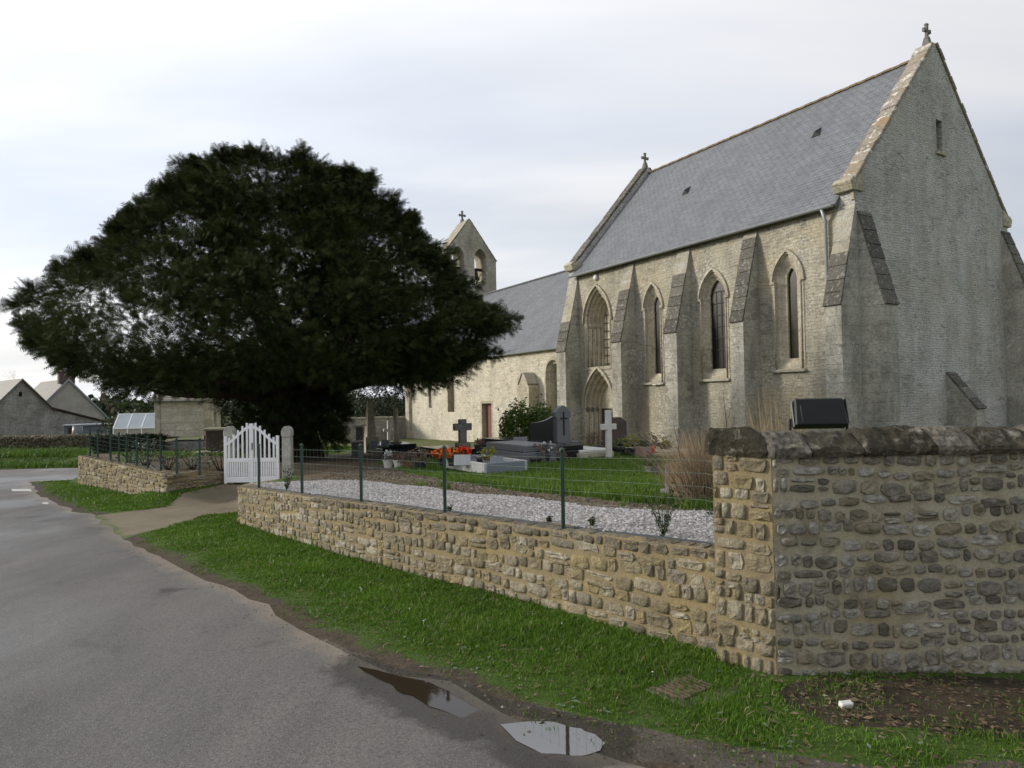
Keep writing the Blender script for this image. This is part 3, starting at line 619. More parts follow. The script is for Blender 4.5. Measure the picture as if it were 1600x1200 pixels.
# puddles
def sheet(name, px, mat, dz, amp=.03, step=.06):
    P = wob([plane_at(x, y)[:2] for x, y in px], step, amp); z = np.array([T(P)]).max() if dz is None else None
    zc = T(P).mean() + .012
    return link(name, mesh(name, [(x, y, zc) for x, y in P], [tuple(range(len(P)))]), mat, None, 'structure')
for q, zq in zip(PUD, PUDZ):
    P = wob(q, .022, .05); me = mesh('puddle', [(x, y, zq - .003) for x, y in P], [tuple(range(len(P)))])
    bm = bmesh.new(); bm.from_mesh(me); bmesh.ops.triangulate(bm, faces=bm.faces)
    for f in bm.faces:
        if f.normal.z < 0: f.normal_flip()
    bm.to_mesh(me); bm.free(); link('puddle', me, 'puddle_water' if zq < PUDZ[1] else 'puddle_bright', None, 'structure')
# white road dashes by the lane mouth
for a in ([(17, 764), (48, 764), (50, 768), (20, 768)], [(66, 785), (75, 785), (76, 788), (67, 788)]):
    P = [plane_at(x, y) for x, y in a]; link('road_marking', mesh('road_marking', [(p[0], p[1], Tz(p[0], p[1]) + .005) for p in P], [(0, 1, 2, 3)]), 'road_paint', None, 'structure')

# ------------------------------------------------------------------ RUBBLE WALLS: every stone a part
def stone_variant(i, lo=.42, hi=.8):
    """unit stone: x,z in +-.5, front towards -y, irregular rounded outline, worn edge, 8 sides"""
    r = random.Random(100 + i); n = 10; bm = bmesh.new(); rings = []
    cs = [math.pi / 4 * q for q in (1, 3, 5, 7)]
    ang = sorted([c + r.uniform(-.12, .12) for c in cs] + [r.uniform(-.5, .4), r.uniform(.6, 1.0) + .55, 1.57 + r.uniform(.3, .6), math.pi + r.uniform(-.4, .4), math.pi * 1.5 + r.uniform(-.45, -.1), math.pi * 1.5 + r.uniform(.1, .45)]) if lo > .6 else [2 * math.pi * k / n + r.uniform(-.18, .18) for k in range(n)]
    sq = r.uniform(lo, hi); rad = []
    for a in ang:
        c, s = math.cos(a), math.sin(a); m = max(abs(c), abs(s)); rad.append((.5 / m) * sq + .5 * (1 - sq)); 
    rad = [x * r.uniform(.93, 1.05) for x in rad]
    for y, k in ((.5, 1.0), (-.30, 1.0), (-.47, .90)):
        rings.append([bm.verts.new((max(-.53, min(.53, math.cos(a) * q * k)), y + r.uniform(-.05, .05), max(-.53, min(.53, math.sin(a) * q * k)))) for a, q in zip(ang, rad)])
    c = bm.verts.new((r.uniform(-.12, .12), -.5 + r.uniform(-.12, .08), r.uniform(-.12, .12)))
    for A, B in zip(rings, rings[1:]):
        for k in range(n): bm.faces.new((A[k], A[(k + 1) % n], B[(k + 1) % n], B[k]))
    inner = [bm.verts.new((math.cos(a) * q * .5, -.52 + r.uniform(-.1, .1), math.sin(a) * q * .5)) for a, q in zip(ang[::2], rad[::2])]
    B = rings[-1]; m = len(inner)
    for k in range(m):
        i0, i1 = 2 * k, (2 * k + 1) % n
        bm.faces.new((B[i0], B[i1], inner[k]))
        i2 = (2 * k + 2) % n
        bm.faces.new((B[i1], B[i2], inner[(k + 1) % m])); bm.faces.new((B[i1], inner[(k + 1) % m], inner[k]))
    for k in range(m): bm.faces.new((inner[k], inner[(k + 1) % m], c))
    bmesh.ops.recalc_face_normals(bm, faces=bm.faces)
    me = bpy.data.meshes.new('stone'); bm.to_mesh(me); bm.free(); me.polygons.foreach_set('use_smooth', [i % 3 == 0] * len(me.polygons)); return me
STONES = {}
def stones_for(mat):
    if mat not in STONES:
        STONES[mat] = []
        for i in range(16):
            me = stone_variant(i, *((.70, .96) if mat in ('buff_stone', 'top_stone') else (.5, .9))); me.materials.append(MATS[mat]); STONES[mat].append(me)
    return STONES[mat]
def stone_face(root, front, rows, wid, mat, gap=.016, proud=.016, cap=300, seed=1, s0=0., s1=None, topmat=None, depth=.09, jz=.010):
    """front: polyline of (x, y, zbase, ztop); returns list of stone objects; nearest `cap` as parts, the rest one part"""
    r = random.Random(seed); A = np.array(front); seg = np.linalg.norm(np.diff(A[:, :2], axis=0), axis=1); cum = np.concatenate([[0], np.cumsum(seg)]); Lt = cum[-1] if s1 is None else s1
    def ev(s):
        k = min(len(seg) - 1, max(0, int(np.searchsorted(cum, s) - 1))); t = (s - cum[k]) / seg[k]; p = A[k] + (A[k + 1] - A[k]) * t; d = (A[k + 1] - A[k])[:2] / seg[k]; return p, d
    out = []
    bounds = [0.0]
    for k in range(rows): bounds.append(bounds[-1] + r.uniform(.75, 1.3))
    bounds = [b / bounds[-1] for b in bounds]
    for k in range(rows):
        s = s0 - r.uniform(0, wid); ph = r.uniform(0, 9)
        while s < Lt:
            w = wid * r.choice([.55, .7, .85, 1, 1.1, 1.35, 1.7]) * r.uniform(.85, 1.15); a, b = max(s, s0), min(s + w, Lt); s += w
            if b - a < .035: continue
            p, d = ev((a + b) / 2); h = p[3] - p[2]; wav = .018 * math.sin((a + b) * 2.3 + ph)
            z0 = p[2] + bounds[k] * h + (wav if k else 0); z1 = p[2] + bounds[k + 1] * h + (wav if k < rows - 1 else 0); hh = z1 - z0
            subs = [(z0, z1)]
            if hh > .085 and (b - a) > .6 * hh and r.random() < .16: m = z0 + hh * r.uniform(.38, .62); subs = [(z0, m), (m, z1)]
            for q0, q1 in subs:
                hs = q1 - q0 - gap * r.uniform(.7, 1.5); ws = (b - a) - gap * r.uniform(.7, 1.6)
                if hs < .02 or ws < .025: continue
                out.append((p, d, (q0 + q1) / 2 + r.uniform(-jz, jz) * .5, ws, hs, k == rows - 1, r.randrange(16), r.uniform(-.06, .06), r.uniform(-.5, 1) * proud))
    out.sort(key=lambda t: t[0][0] ** 2 + t[0][1] ** 2)
    objs = []; rest = MB(); restmat = mat
    for j, (p, d, z, ws, hs, top, vi, rot, pr) in enumerate(out):
        m_ = topmat if (top and topmat) else mat
        me = stones_for(m_)[vi]
        n = Vector((-d[1], d[0], 0))                       # into the wall
        if n.dot(Vector((p[0], p[1], 0))) < 0: n = -n
        X = Vector((d[0], d[1], 0)); 
        if X.cross(n).z < 0: X = -X
        Mx = Matrix((X, n, Vector((0, 0, 1)))).transposed()
        loc = Vector((p[0], p[1], z)) + n * (depth / 2 - proud - pr)
        Mt_ = Matrix.Translation(loc) @ (Mx @ Matrix.Rotation(rot, 3, 'Y')).to_4x4() @ Matrix.Diagonal((ws, depth, hs, 1))
        if j < cap:
            o = bpy.data.objects.new('stone', me); COL.objects.link(o); o.parent = root; o.matrix_world = Mt_ ; o.matrix_parent_inverse = Matrix.Identity(4); o.matrix_basis = Mt_; objs.append(o)
        else: rest.add([Mt_ @ v.co for v in me.vertices], [tuple(q.vertices) for q in me.polygons])
    if rest.v: rest.build('small_stones', mat, root, kind='stuff', fix=False)
    return objs
def wall_core(root, front, th, mat, inset=.004, top_noise=.012, flip=True):
    """mortar body behind the stones, uneven face"""
    A = np.array(front); P = wob([tuple(p[:2]) for p in front], .12, 0, False); seg = np.linalg.norm(np.diff(A[:, :2], axis=0), axis=1); cum = np.concatenate([[0], np.cumsum(seg)])
    pc = np.concatenate([[0], np.cumsum(np.linalg.norm(np.diff(P, axis=0), axis=1))]); zb = np.interp(pc, cum, A[:, 2]); zt = np.interp(pc, cum, A[:, 3])
    N = len(P); back = np.array(off_in([tuple(p) for p in P], th)); fr = np.array(off_in([tuple(p) for p in P], inset)); K = 12; V = []; Fc = []
    if flip and (back[0] @ back[0]) < (P[0] @ P[0]): back = np.array(off_in([tuple(p) for p in P], -th)); fr = np.array(off_in([tuple(p) for p in P], -inset))
    for i in range(N):
        for k in range(K + 1):
            z = zb[i] - .12 + (zt[i] - zb[i] + .12) * k / K; j = .006 * mnoise.noise(Vector((pc[i] * 9, z * 9, 2)))
            V.append((fr[i][0], fr[i][1] + j, z + (top_noise * mnoise.noise(Vector((pc[i] * 5, 1, 1))) if k == K else 0)))
        V.append((back[i][0], back[i][1], zt[i] - .005 + top_noise * mnoise.noise(Vector((pc[i] * 5, 4, 1))))); V.append((back[i][0], back[i][1], zb[i] - .12))
    m = K + 3
    for i in range(N - 1):
        for k in range(m - 1): Fc.append((i * m + k, (i + 1) * m + k, (i + 1) * m + k + 1, i * m + k + 1))
    Fc += [tuple(range(m)), tuple(range((N - 1) * m, N * m))]
    return MB().add(V, Fc).build('mortar_core', mat, root)
# low wall on the verge, right of the gate
lw = thing('low_stone_wall', 'long low buff rubble wall between green verge and gravel path, below the wire fence', 'wall')
wall_core(lw, LOWF, .145, 'ochre_mortar')
stone_face(lw, LOWF, 7, .15, 'buff_stone', cap=270, seed=3, gap=.009, proud=.007, topmat='top_stone')
def top_course(root, front, th, rows, mat, w, seed):
    r = random.Random(seed); m = MB(); A = np.array(front); seg = np.linalg.norm(np.diff(A[:, :2], axis=0), axis=1); cum = np.concatenate([[0], np.cumsum(seg)])
    for k in range(rows):
        s = 0.
        while s < cum[-1]:
            l = w * r.uniform(.6, 1.5); c = min(s + l / 2, cum[-1]); i = min(len(seg) - 1, int(np.searchsorted(cum, c) - 1)); i = max(i, 0); t = (c - cum[i]) / seg[i]; p = A[i] + (A[i + 1] - A[i]) * t; d = (A[i + 1] - A[i])[:2] / seg[i]; n = np.array([-d[1], d[0]])
            if n @ p[:2] < 0: n = -n
            q = p[:2] + n * (th * (k + .5) / rows); X = Vector((d[0], d[1], 0)); Yv = Vector((0, 0, -1)); Mx = Matrix((X, Yv, X.cross(Yv))).transposed()
            me = stones_for(mat)[r.randrange(16)]; Mt_ = Matrix.Translation(Vector((q[0], q[1], p[3] - .022 + r.uniform(-.006, .006)))) @ (Mx @ Matrix.Rotation(r.uniform(-.1, .1), 3, 'Y')).to_4x4() @ Matrix.Diagonal((l - .012, .06, th / rows - .012, 1))
            m.add([Mt_ @ v.co for v in me.vertices], [tuple(f.vertices) for f in me.polygons]); s += l
    return m.build('top_stones', mat, root, kind='stuff')
top_course(lw, LOWF, .135, 1, 'top_stone', .17, 31)
ret = [LOWF[-1], (-4.36, 10.9, Tz(-4.45, 10.9) - .02, LOWF[-1][3] - .02), (GR[0] + .02, 14.0, Tz(GR[0] - .2, 14.0) - .05, GR[2] + .16)]
wall_core(lw, ret, .28, 'ochre_mortar', flip=False)
# left low wall
lf = thing('low_stone_wall', 'short low buff wall left of the white gate, curving round to its post', 'wall')
LF2 = LEFTF + [(-6.25, 13.62, Tz(-6.1, 13.4), LEFTF[-1][3] - .0), (GL[0] - .12, 14.12, Tz(GL[0], 14) - .02, GL[2] + .15 + .12)]
wall_core(lf, LF2, -.28, 'ochre_mortar')
stone_face(lf, LF2, 8, .20, 'buff_stone', cap=298, seed=5, gap=.012, proud=.017)
top_course(lf, LF2, .27, 2, 'top_stone', .2, 32)
# tall wall at the right, its end pier flush with the low wall
tw = thing('tall_stone_wall', 'tall grey rubble wall with mossy sloping cap stones and a sunlit end face', 'wall')
PA = np.array((1.555, 4.075)); PB = np.array((1.275, 4.335)); ZT = 1.215; ZC = 1.39; ZB = -.13
XE = 6.2
end = [(PB[0], PB[1], ZB, ZT), (PA[0], PA[1], ZB, ZT)]; facef = [(PA[0], PA[1], ZB, ZT), (XE, 4.06, ZB, ZT)]
core = MB(); foot = [(PA[0] + .004, PA[1] + .004), (XE, 4.064), (XE, 4.42), (PB[0] + .06, 4.42), (PB[0] + .006, PB[1] + .004)]
core.prism(foot, lambda u, v, w: (u, v, w), ZB - .1, ZT); core.build('mortar_core', 'grey_mortar', tw)
core = MB(); core.prism([(PB[0] + .004, PB[1]), (PA[0] + .001, PA[1] + .001), (PA[0] + .02, PA[1] + .03), (PB[0] + .05, PB[1] + .04)], lambda u, v, w: (u, v, w), ZB - .1, ZT + .001); core.build('end_mortar', 'ochre_mortar', tw)
stone_face(tw, facef, 16, .112, 'grey_stone', cap=290, seed=8, gap=.014, proud=.008, s1=3.3, jz=.02)
stone_face(tw, end, 13, .115, 'buff_stone', cap=80, seed=9, gap=.010, proud=.008, jz=.012)
# ridge-shaped cap stones
x = PB[0] - .015; k = 0
while x < XE - .5:
    q = random.Random(k + 40); w = q.uniform(.17, .40); hk = q.uniform(-.022, .016); fk = q.uniform(-.02, .014)
    bm = bmesh.new(); n = 9; secs = []; 
    prof = [(0, -.008), (-.012, .018), (.0, .045), (.045, .085), (.09, .125), (.13, .15), (.17, .158), (.22, .15), (.30, .10), (.385, .045), (.39, -.006)]
    for i in range(n + 1):
        X = x + (w - .006) * i / n; oy = max(0, (PA[0] + .02 - X)) * .93 if X < PA[0] else 0; row = []
        for j, (py_, pz_) in enumerate(prof):
            nn = Vector((X * 9, py_ * 11 + k, pz_ * 9)); d1 = mnoise.noise(nn) * .020 + mnoise.noise(nn * 2.7) * .012; d2 = mnoise.noise(nn + Vector((7, 3, 1))) * .014 + mnoise.noise(nn * 2.9 + Vector((4, 9, 2))) * .012
            e = (1 - .10 * (i in (0, n)))
            row.append(bm.verts.new((X, 4.052 + fk * (j < 4) * .6 + oy * (1 - py_ / .39) + py_ + d1, ZT + (pz_ + (hk if pz_ > .05 else 0)) * e + d2 * (j > 0))))
        secs.append(row)
    for a, b in zip(secs, secs[1:]):
        m = len(a)
        for j in range(m): bm.faces.new((a[j], a[(j + 1) % m], b[(j + 1) % m], b[j]))
    bm.faces.new(secs[0]); bm.faces.new(secs[-1]); bmesh.ops.recalc_face_normals(bm, faces=bm.faces)
    me = bpy.data.meshes.new('cap_stone'); bm.to_mesh(me); bm.free(); link('cap_stone', me, 'grey_stone' if q.random() < .16 else 'dark_cap_stone', tw)
    x += w; k += 1

# ------------------------------------------------------------------ GATE, POSTS, FENCES
gate_z = (GR[2] + GL[2]) / 2 + .03
gv = np.array(GR[:2]) - np.array(GL[:2]); gang = math.atan2(gv[1], gv[0]); gl_ = np.linalg.norm(gv)
for p, lab in ((GR, 'grey stone gate post with rounded top at the right of the white gate'), (GL, 'grey stone gate post with rounded top at the left of the white gate')):
    t = thing('gate_post', lab, 'gate post', (p[0], p[1], p[2] - .06), gang, 'stone posts of the white gate')
    zt = 1.06
    MB().box((0, 0, zt / 2), (.185, .185, zt)).build('shaft', 'post_concrete', t, bevel=.012)
    c = MB(); pr = [(-.0925, 0), (.0925, 0), (.0925, .02), (.102, .03), (.102, .10)] + [(.102 * math.cos(a), .10 + .13 * math.sin(a)) for a in np.linspace(.2, math.pi - .2, 8)] + [(-.102, .10), (-.102, .03), (-.0925, .02)]
    c.prism(pr, lambda u, v, w: (u, w, zt + v), -.098, .098); c.build('rounded_cap', 'post_concrete', t, bevel=.008)
gt = thing('gate', 'white painted wooden gate with pickets rising to a peak in the middle', 'gate', (GL[0] - .06, GL[1] - .16, gate_z), gang)
gw = gl_ - .06
def topc(u): # top rail curve, ogee rising to the centre
    k = 1 - abs(u / gw - .5) * 2; return .80 + .36 * (k * k * (3 - 2 * k))
B_ = lambda n, c, d: MB().box(c, d).build(n, 'white_paint', gt, bevel=.004)
for u, z in ((.035, .98), (gw - .035, .98)): B_('stile', (u, 0, z / 2 + .02), (.06, .045, z))
B_('stile', (gw / 2, -.004, .64), (.085, .05, 1.24))
for u0, u1 in ((.066, gw / 2 - .044), (gw / 2 + .044, gw - .066)):
    um = (u0 + u1) / 2; L = u1 - u0
    B_('rail', (um, 0, .10), (L, .04, .12)); B_('rail', (um, 0, .50), (L, .04, .085))
    c = MB(); n = 12; us = [u0 + L * i / n for i in range(n + 1)]
    c.prism([(u, topc(u)) for u in us] + [(u, topc(u) + .065) for u in us[::-1]], lambda u, v, w: (u, w, v), -.02, .02); c.build('top_rail', 'white_paint', gt)
    for i in range(5):
        u = u0 + L * (i + .5) / 5; z1 = topc(u) + .135; B_('picket', (u, -.006, (.543 + z1) / 2), (.038, .03, z1 - .543))
    for i in range(10):
        u = u0 + L * (i + .5) / 10; B_('lower_slat', (u, -.004, .31), (.033, .026, .29))
hk = MB().tube([(gw / 2 + .03, -.05, .72), (gw / 2 + .03, -.05, .86)], .012).build('latch', 'iron', gt)
def fence(label, base, height, group, post_s, vstep=.10):
    """base: list of (x,y,z) tops of the wall along the line; posts at arclengths post_s"""
    t = thing('wire_fence', label, 'fence', group=group); A = np.array(base); seg = np.linalg.norm(np.diff(A[:, :2], axis=0), axis=1); cum = np.concatenate([[0], np.cumsum(seg)])
    ev = lambda s: np.array([np.interp(s, cum, A[:, k]) for k in range(3)])
    for s in post_s:
        p = ev(s); m = MB(); m.box((p[0], p[1], p[2] + height / 2), (.030, .030, height + .06)); m.lathe([(.02, 0), (.024, .004), (.024, .02), (.004, .034)], (p[0], p[1], p[2] + height + .03), 6); m.build('post', 'green_metal', t)
    m = MB()
    N = int(cum[-1] / .25); P = [ev(cum[-1] * i / N) for i in range(N + 1)]
    for h in np.linspace(.04, height - .02, 7):
        for a, b in zip(P, P[1:]): 
            r_ = .0008
            m.add([(a[0], a[1], a[2] + h - r_), (b[0], b[1], b[2] + h - r_), (b[0], b[1], b[2] + h + r_), (a[0], a[1], a[2] + h + r_), (a[0], a[1] + 2 * r_, a[2] + h), (b[0], b[1] + 2 * r_, b[2] + h)], [(0, 1, 2, 3), (3, 2, 5, 4), (4, 5, 1, 0)])
    for i in range(int(cum[-1] / vstep)):
        p = ev((i + .5) * vstep); r_ = .0008; d = np.array([r_, r_ * .8]); m.add([(p[0] - d[0], p[1], p[2] + .02), (p[0] + d[0], p[1], p[2] + .02), (p[0] + d[0], p[1], p[2] + height), (p[0] - d[0], p[1], p[2] + height), (p[0], p[1] + d[0] * 2, p[2] + .02), (p[0], p[1] + d[0] * 2, p[2] + height)], [(0, 1, 2, 3), (1, 4, 5, 2), (4, 0, 3, 5)])
    m.build('wire_mesh', 'wire', t, fix=False)
    return t
fb = off_in(LOWF, .085); fbase = [(p[0], p[1], q[3]) for p, q in zip(fb, LOWF)]
fbase_full = [(1.33, 4.40, LOWF[0][3])] + fbase
# posts where the photograph shows them
def s_at(base, px):
    A = np.array(base); seg = np.linalg.norm(np.diff(A[:, :2], axis=0), axis=1); cum = np.concatenate([[0], np.cumsum(seg)]); best = None
    for s in np.linspace(0, cum[-1], 2000):
        x, y = np.interp(s, cum, A[:, 0]), np.interp(s, cum, A[:, 1]); e = abs(800 + F * x / y - px)
        if best is None or e < best[0]: best = (e, s)
    return best[1]
fence('green wire fence on the long low wall in front of the gravel path', fbase_full, .60, 'green wire mesh fences', [s_at(fbase_full, x) for x in (876, 692, 562, 470, 403)])
lb = off_in(LEFTF[::-1], .16)[::-1]; lbase = [(p[0], p[1], q[3]) for p, q in zip(lb, LEFTF)] + [(-6.12, 13.75, GL[2] + .3)]
fence('green wire fence on the short low wall left of the white gate', lbase, .64, 'green wire mesh fences', [s_at(lbase, x) for x in (140, 152, 172, 185, 197, 213, 230, 250)] + [0.001 + s_at(lbase, 275), s_at(lbase, 311)])
# membrane edging between gravel and wall top
bl = off_in(LOWF, .148); b2 = off_in(LOWF, .185); es = MB(); n = len(bl)
for i in range(n):
    zt = LOWF[i][3] + .012; es.v += [(bl[i][0], bl[i][1], zt - .12), (bl[i][0], bl[i][1], zt), (b2[i][0], b2[i][1], zt - .004), (b2[i][0], b2[i][1], zt - .12)]
for i in range(n - 1):
    for k in range(3): es.f.append((i * 4 + k, i * 4 + k + 1, i * 4 + 5 + k, i * 4 + 4 + k))
es.f += [(0, 1, 2, 3), tuple(4 * (n - 1) + k for k in range(4))]
tag(es.build('edging_strip', 'membrane'), 'dark grey edging strip along the back of the low wall beside the gravel', 'edging')
# drain grate in the verge
dg = ong(1070, 1080); t = thing('drain_grate', 'rusty slotted drain grate sunk in concrete in the muddy verge', 'drain', (dg[0], dg[1], dg[2]), R(38))
for s, (cx, cy, w, d) in enumerate(((0, -.12, .36, .05), (0, .12, .36, .05), (-.165, 0, .03, .19), (.165, 0, .03, .19))): MB().box((cx, cy, -.012), (w, d, .05)).build('surround', 'dirty_concrete', t)
MB().box((-.02, -.24, -.012), (.5, .2, .05)).build('apron', 'dirty_concrete', t, bevel=.01)
for i in range(9): MB().box((-.132 + i * .033, 0, .012), (.014, .188, .03)).build('bar', 'rusty_grate', t)
lt = ong(1322, 1107); tag(MB().box((lt[0], lt[1], lt[2] + .022), (.07, .035, .03), rz=.2, rx=.3).build('litter', 'white_stone', bevel=.004), 'small crumpled white litter lying on the bare soil by the wall', 'litter')
# ------------------------------------------------------------------ CHURCH  (local x = b into the church, y = a westwards, z absolute)
TH = -.5449; dW = np.array([math.sin(TH), math.cos(TH)]); eN = np.array([math.cos(TH), -math.sin(TH)]); P0 = np.array([12.4069, 24]) * .795
CROT = math.atan2(eN[1], eN[0])
ch = thing('church', 'pale stone church with steep slate roof, buttresses, pointed windows and bell gable', 'church', (P0[0], P0[1], 0), CROT)
def cl(x, y, a=None, b=None):   # world xy -> local
    return None
def loc2w(b, a): p = P0 + a * dW + b * eN; return p
def arch(hw, zs, za, zb, n=9):
    h = za - zs; Rr = (hw * hw + h * h) / (2 * hw); cx = Rr - hw
    L = [(-hw, zb), (-hw, zs)]
    a0 = math.pi; a1 = math.pi - math.acos(max(-1, min(1, cx / Rr)))
    for i in range(1, n): a = a0 + (a1 - a0) * i / n; L.append((cx + Rr * math.cos(a), zs + Rr * math.sin(a)))
    return L + [(0, za)] + [(-u, v) for u, v in L[::-1]]
def wall2d(outline, holes, fn, th, name, mat, parent):
    """flat wall with holes: fn(u, v, depth) -> local xyz"""
    P = []; Ed = []
    for lp in [outline] + holes:
        n = len(P); P += [Vector(p) for p in lp]; Ed += [(n + i, n + (i + 1) % len(lp)) for i in range(len(lp))]
    rv, _, rf, _, _, _ = delaunay_2d_cdt(P, Ed, [], 0, 1e-5); V2 = np.array([(v.x, v.y) for v in rv]); Fs = [f for f in rf]
    C = np.array([V2[list(f)].mean(0) for f in Fs]); keep = pip(C, outline)
    for h in holes: keep &= ~pip(C, h)
    Fs = [tuple(f) for f, k in zip(Fs, keep) if k]; n = len(V2)
    V = [fn(u, v, 0) for u, v in V2] + [fn(u, v, th) for u, v in V2]; Fc = Fs + [tuple(i + n for i in f[::-1]) for f in Fs]
    from collections import Counter
    ec = Counter()
    for f in Fs:
        for i in range(len(f)): ec[frozenset((f[i], f[(i + 1) % len(f)]))] += 1
    for f in Fs:
        for i in range(len(f)):
            a, b = f[i], f[(i + 1) % len(f)]
            if ec[frozenset((a, b))] == 1: Fc.append((b, a, a + n, b + n))
    m = MB(); m.add(V, Fc); return m.build(name, mat, parent)
def loft(rings, a0, name, mat, parent, close=True, fn=None):
    """rings: list of (points, depth)"""
    m = MB(); k = len(rings[0][0]); fn = fn or (lambda u, v, d: (d, a0 + u, v))
    V = [fn(u, v, d) for pts_, d in rings for u, v in pts_]; Fc = []
    for i in range(len(rings) - 1):
        for j in range(k if close else k - 1): Fc.append((i * k + j, i * k + (j + 1) % k, (i + 1) * k + (j + 1) % k, (i + 1) * k + j))
    m.add(V, Fc); return m.build(name, mat, parent)
def fill(ptsz, depth, a0, name, mat, parent):
    n = len(ptsz); c = (depth, a0, sum(v for u, v in ptsz) / n); V = [(depth, a0 + u, v) for u, v in ptsz] + [c]
    return MB().add(V, [(i, (i + 1) % n, n) for i in range(n)]).build(name, mat, parent)
LC, WC, ZE, ZA = 13.8, 9.2, 7.08, 12.78; AX = WC / 2
S_ = lambda u, v, d: (d, u, v)
wins = [  # a0, outer hw, opening hw, spring, outer apex, opening apex, bottom outer, bottom opening, glass
    (8.32, .44, .20, 5.05, 5.86, 5.46, 2.08, 2.42, 'dark_glass'),
    (5.28, .56, .36, 5.02, 5.90, 5.62, 2.12, 2.47, 'dark_glass'),
    (2.27, .47, .18, 5.16, 5.95, 5.52, 2.32, 2.66, 'olive_glass')]
holes = [[(a0 + u, v) for u, v in arch(ho + .03, zs, zao + .03, zbo - .03)] for a0, ho, hi, zs, zao, zai, zbo, zbi, g in wins]
w1 = [(11.78 + u, v) for u, v in arch(.80, 4.8, 6.22, 2.86)]; pt = [(11.78 + u, v) for u, v in arch(.92, 1.08, 2.70, -1.2)]
wall2d([(.5, -1.6), (13.3, -1.6), (13.3, ZE), (.5, ZE)], holes + [w1, pt], S_, .55, 'chancel_wall', 'chancel_rubble', ch)
# gables
rake = lambda b: 7.55 + (ZA - 7.55) * (1 - abs(b - AX) / AX)
wall2d([(0, -1.6), (WC, -1.6), (WC, 7.55), (AX, ZA), (0, 7.55)], [[(4.56, 9.25), (4.93, 9.25), (4.93, 10.28), (4.56, 10.28)]], lambda u, v, d: (u, d, v), .499, 'east_gable', 'gable_rubble', ch)
MB().box((4.745, .35, 9.76), (.5, .1, 1.2)).build('slot_dark_back', 'dark_void', ch)  # no real shutter: near-black plate painted as the darkness inside the slot
MB().box((4.745, -.006, 9.19), (.56, .14, .10)).build('slot_sill', 'ashlar', ch)
wall2d([(0.001, -1.6), (WC, -1.6), (WC, 7.55), (AX, ZA), (0.001, 7.55)], [], lambda u, v, d: (u, 13.301 + d, v), .499, 'west_gable', 'gable_rubble', ch)
MB().box((WC - .25, 6.9, 2.6), (.5, 12.8, 9)).build('north_wall', 'gable_rubble', ch)
# roof
ZR = 12.46
def roof(name, b_e, z_e, b_r, z_r, a0, a1, mat, th=.09):
    m = MB(); nx, nz = (b_e - b_r), (z_e - z_r); L = math.hypot(nx, nz); ox, oz = (-nz / L * th, nx / L * th); 
    if oz > 0: ox, oz = -ox, -oz
    m.prism([(b_e, z_e), (b_r, z_r), (b_r + ox, z_r + oz), (b_e + ox, z_e + oz)], lambda u, v, w: (u, w, v), a0, a1); return m.build(name, mat, ch)
roof('roof', -.24, ZE - .06, AX, ZR, .46, 13.34, 'slate'); roof('roof', WC + .24, ZE - .06, AX, ZR, .46, 13.34, 'slate')
m = MB(); a = .46
for i in range(43): m.box((AX, a + .148, ZR + .02 + .012 * (i % 2)), (.15, .285, .07), ry=0); a += .2995
m.build('ridge_tiles', 'ridge_tile', ch, kind='stuff')
# gutter along the south eave + downpipe
m = MB(); m.prism([(.075 * math.cos(t), .075 * math.sin(t)) for t in np.linspace(math.pi, 2 * math.pi, 7)], lambda u, v, w: (-.27 + u, w, ZE - .07 + v), .52, 13.42); m.build('gutter', 'zinc', ch)
MB().tube([(-.27, .86, ZE - .13), (-.10, .86, ZE - .45), (-.085, .87, 3.2), (-.085, .88, -.4)], .05, 8).build('downpipe', 'zinc', ch, smooth=True)
def coping(am, w, side, seed):
    r = random.Random(seed); L = math.hypot(AX, ZA - 7.55); n = 15; s = 0.; sl = math.atan2(ZA - 7.55, AX)
    while s < L - .25:
        l = r.uniform(.38, .62); l = min(l, L - s - .06); t = (s + l / 2) / L; b = t * AX; z = 7.55 + t * (ZA - 7.55)
        if side > 0: b = WC - b
        nb = -math.sin(sl) if side < 0 else math.sin(sl)
        j = r.uniform(-.015, .02)
        MB().box((b + nb * (.05 + j), am, z + math.cos(sl) * (.05 + j)), (l - .012, w - .08 + r.uniform(-.03, .04), .11), ry=-sl if side < 0 else sl).build('coping_stone', 'lichen_coping' if am < 5 else 'weathered_slab', ch, bevel=.02)
        s += l
for am in (.21, 13.58): coping(am, .60, -1, int(am * 9)); coping(am, .60, 1, 5 + int(am * 9))
def kneeler(b, am, sg):
    m = MB(); m.prism([(-.16 * sg, 0), (.35 * sg, 0), (.35 * sg, .56), (-.02 * sg, .32), (-.10 * sg, .40), (-.26 * sg, .26), (-.22 * sg, .16)], lambda u, v, w: (b + u, am + w, 7.32 + v), -.3, .3); m.build('kneeler', 'ashlar', ch, bevel=.015)
for am in (.24, 13.56): kneeler(0., am, 1); kneeler(WC, am, -1)
def gcross(b, a, z, s=1., mat='old_cross_stone', name='gable_cross', axis='b'):
    m = MB(); m.box((b, a, z + .18 * s), (.30 * s, .34 * s, .40 * s), taper=.55); m.box((b, a, z + .62 * s), (.13 * s, .12 * s, .66 * s)); 
    m.box((b, a + .001, z + .66 * s), (.46 * s, .118 * s, .13 * s)); 
    for u, v in ((-.24, .66), (.24, .66), (0, .95)): m.box((b + u * s, a, z + v * s), ((.07 if u else .18) * s, .13 * s, (.18 if u else .07) * s))
    return m.build(name, mat, ch, bevel=.01)
gcross(AX, .22, ZA - .0, .72); gcross(AX, 13.55, ZA + .0, .78)
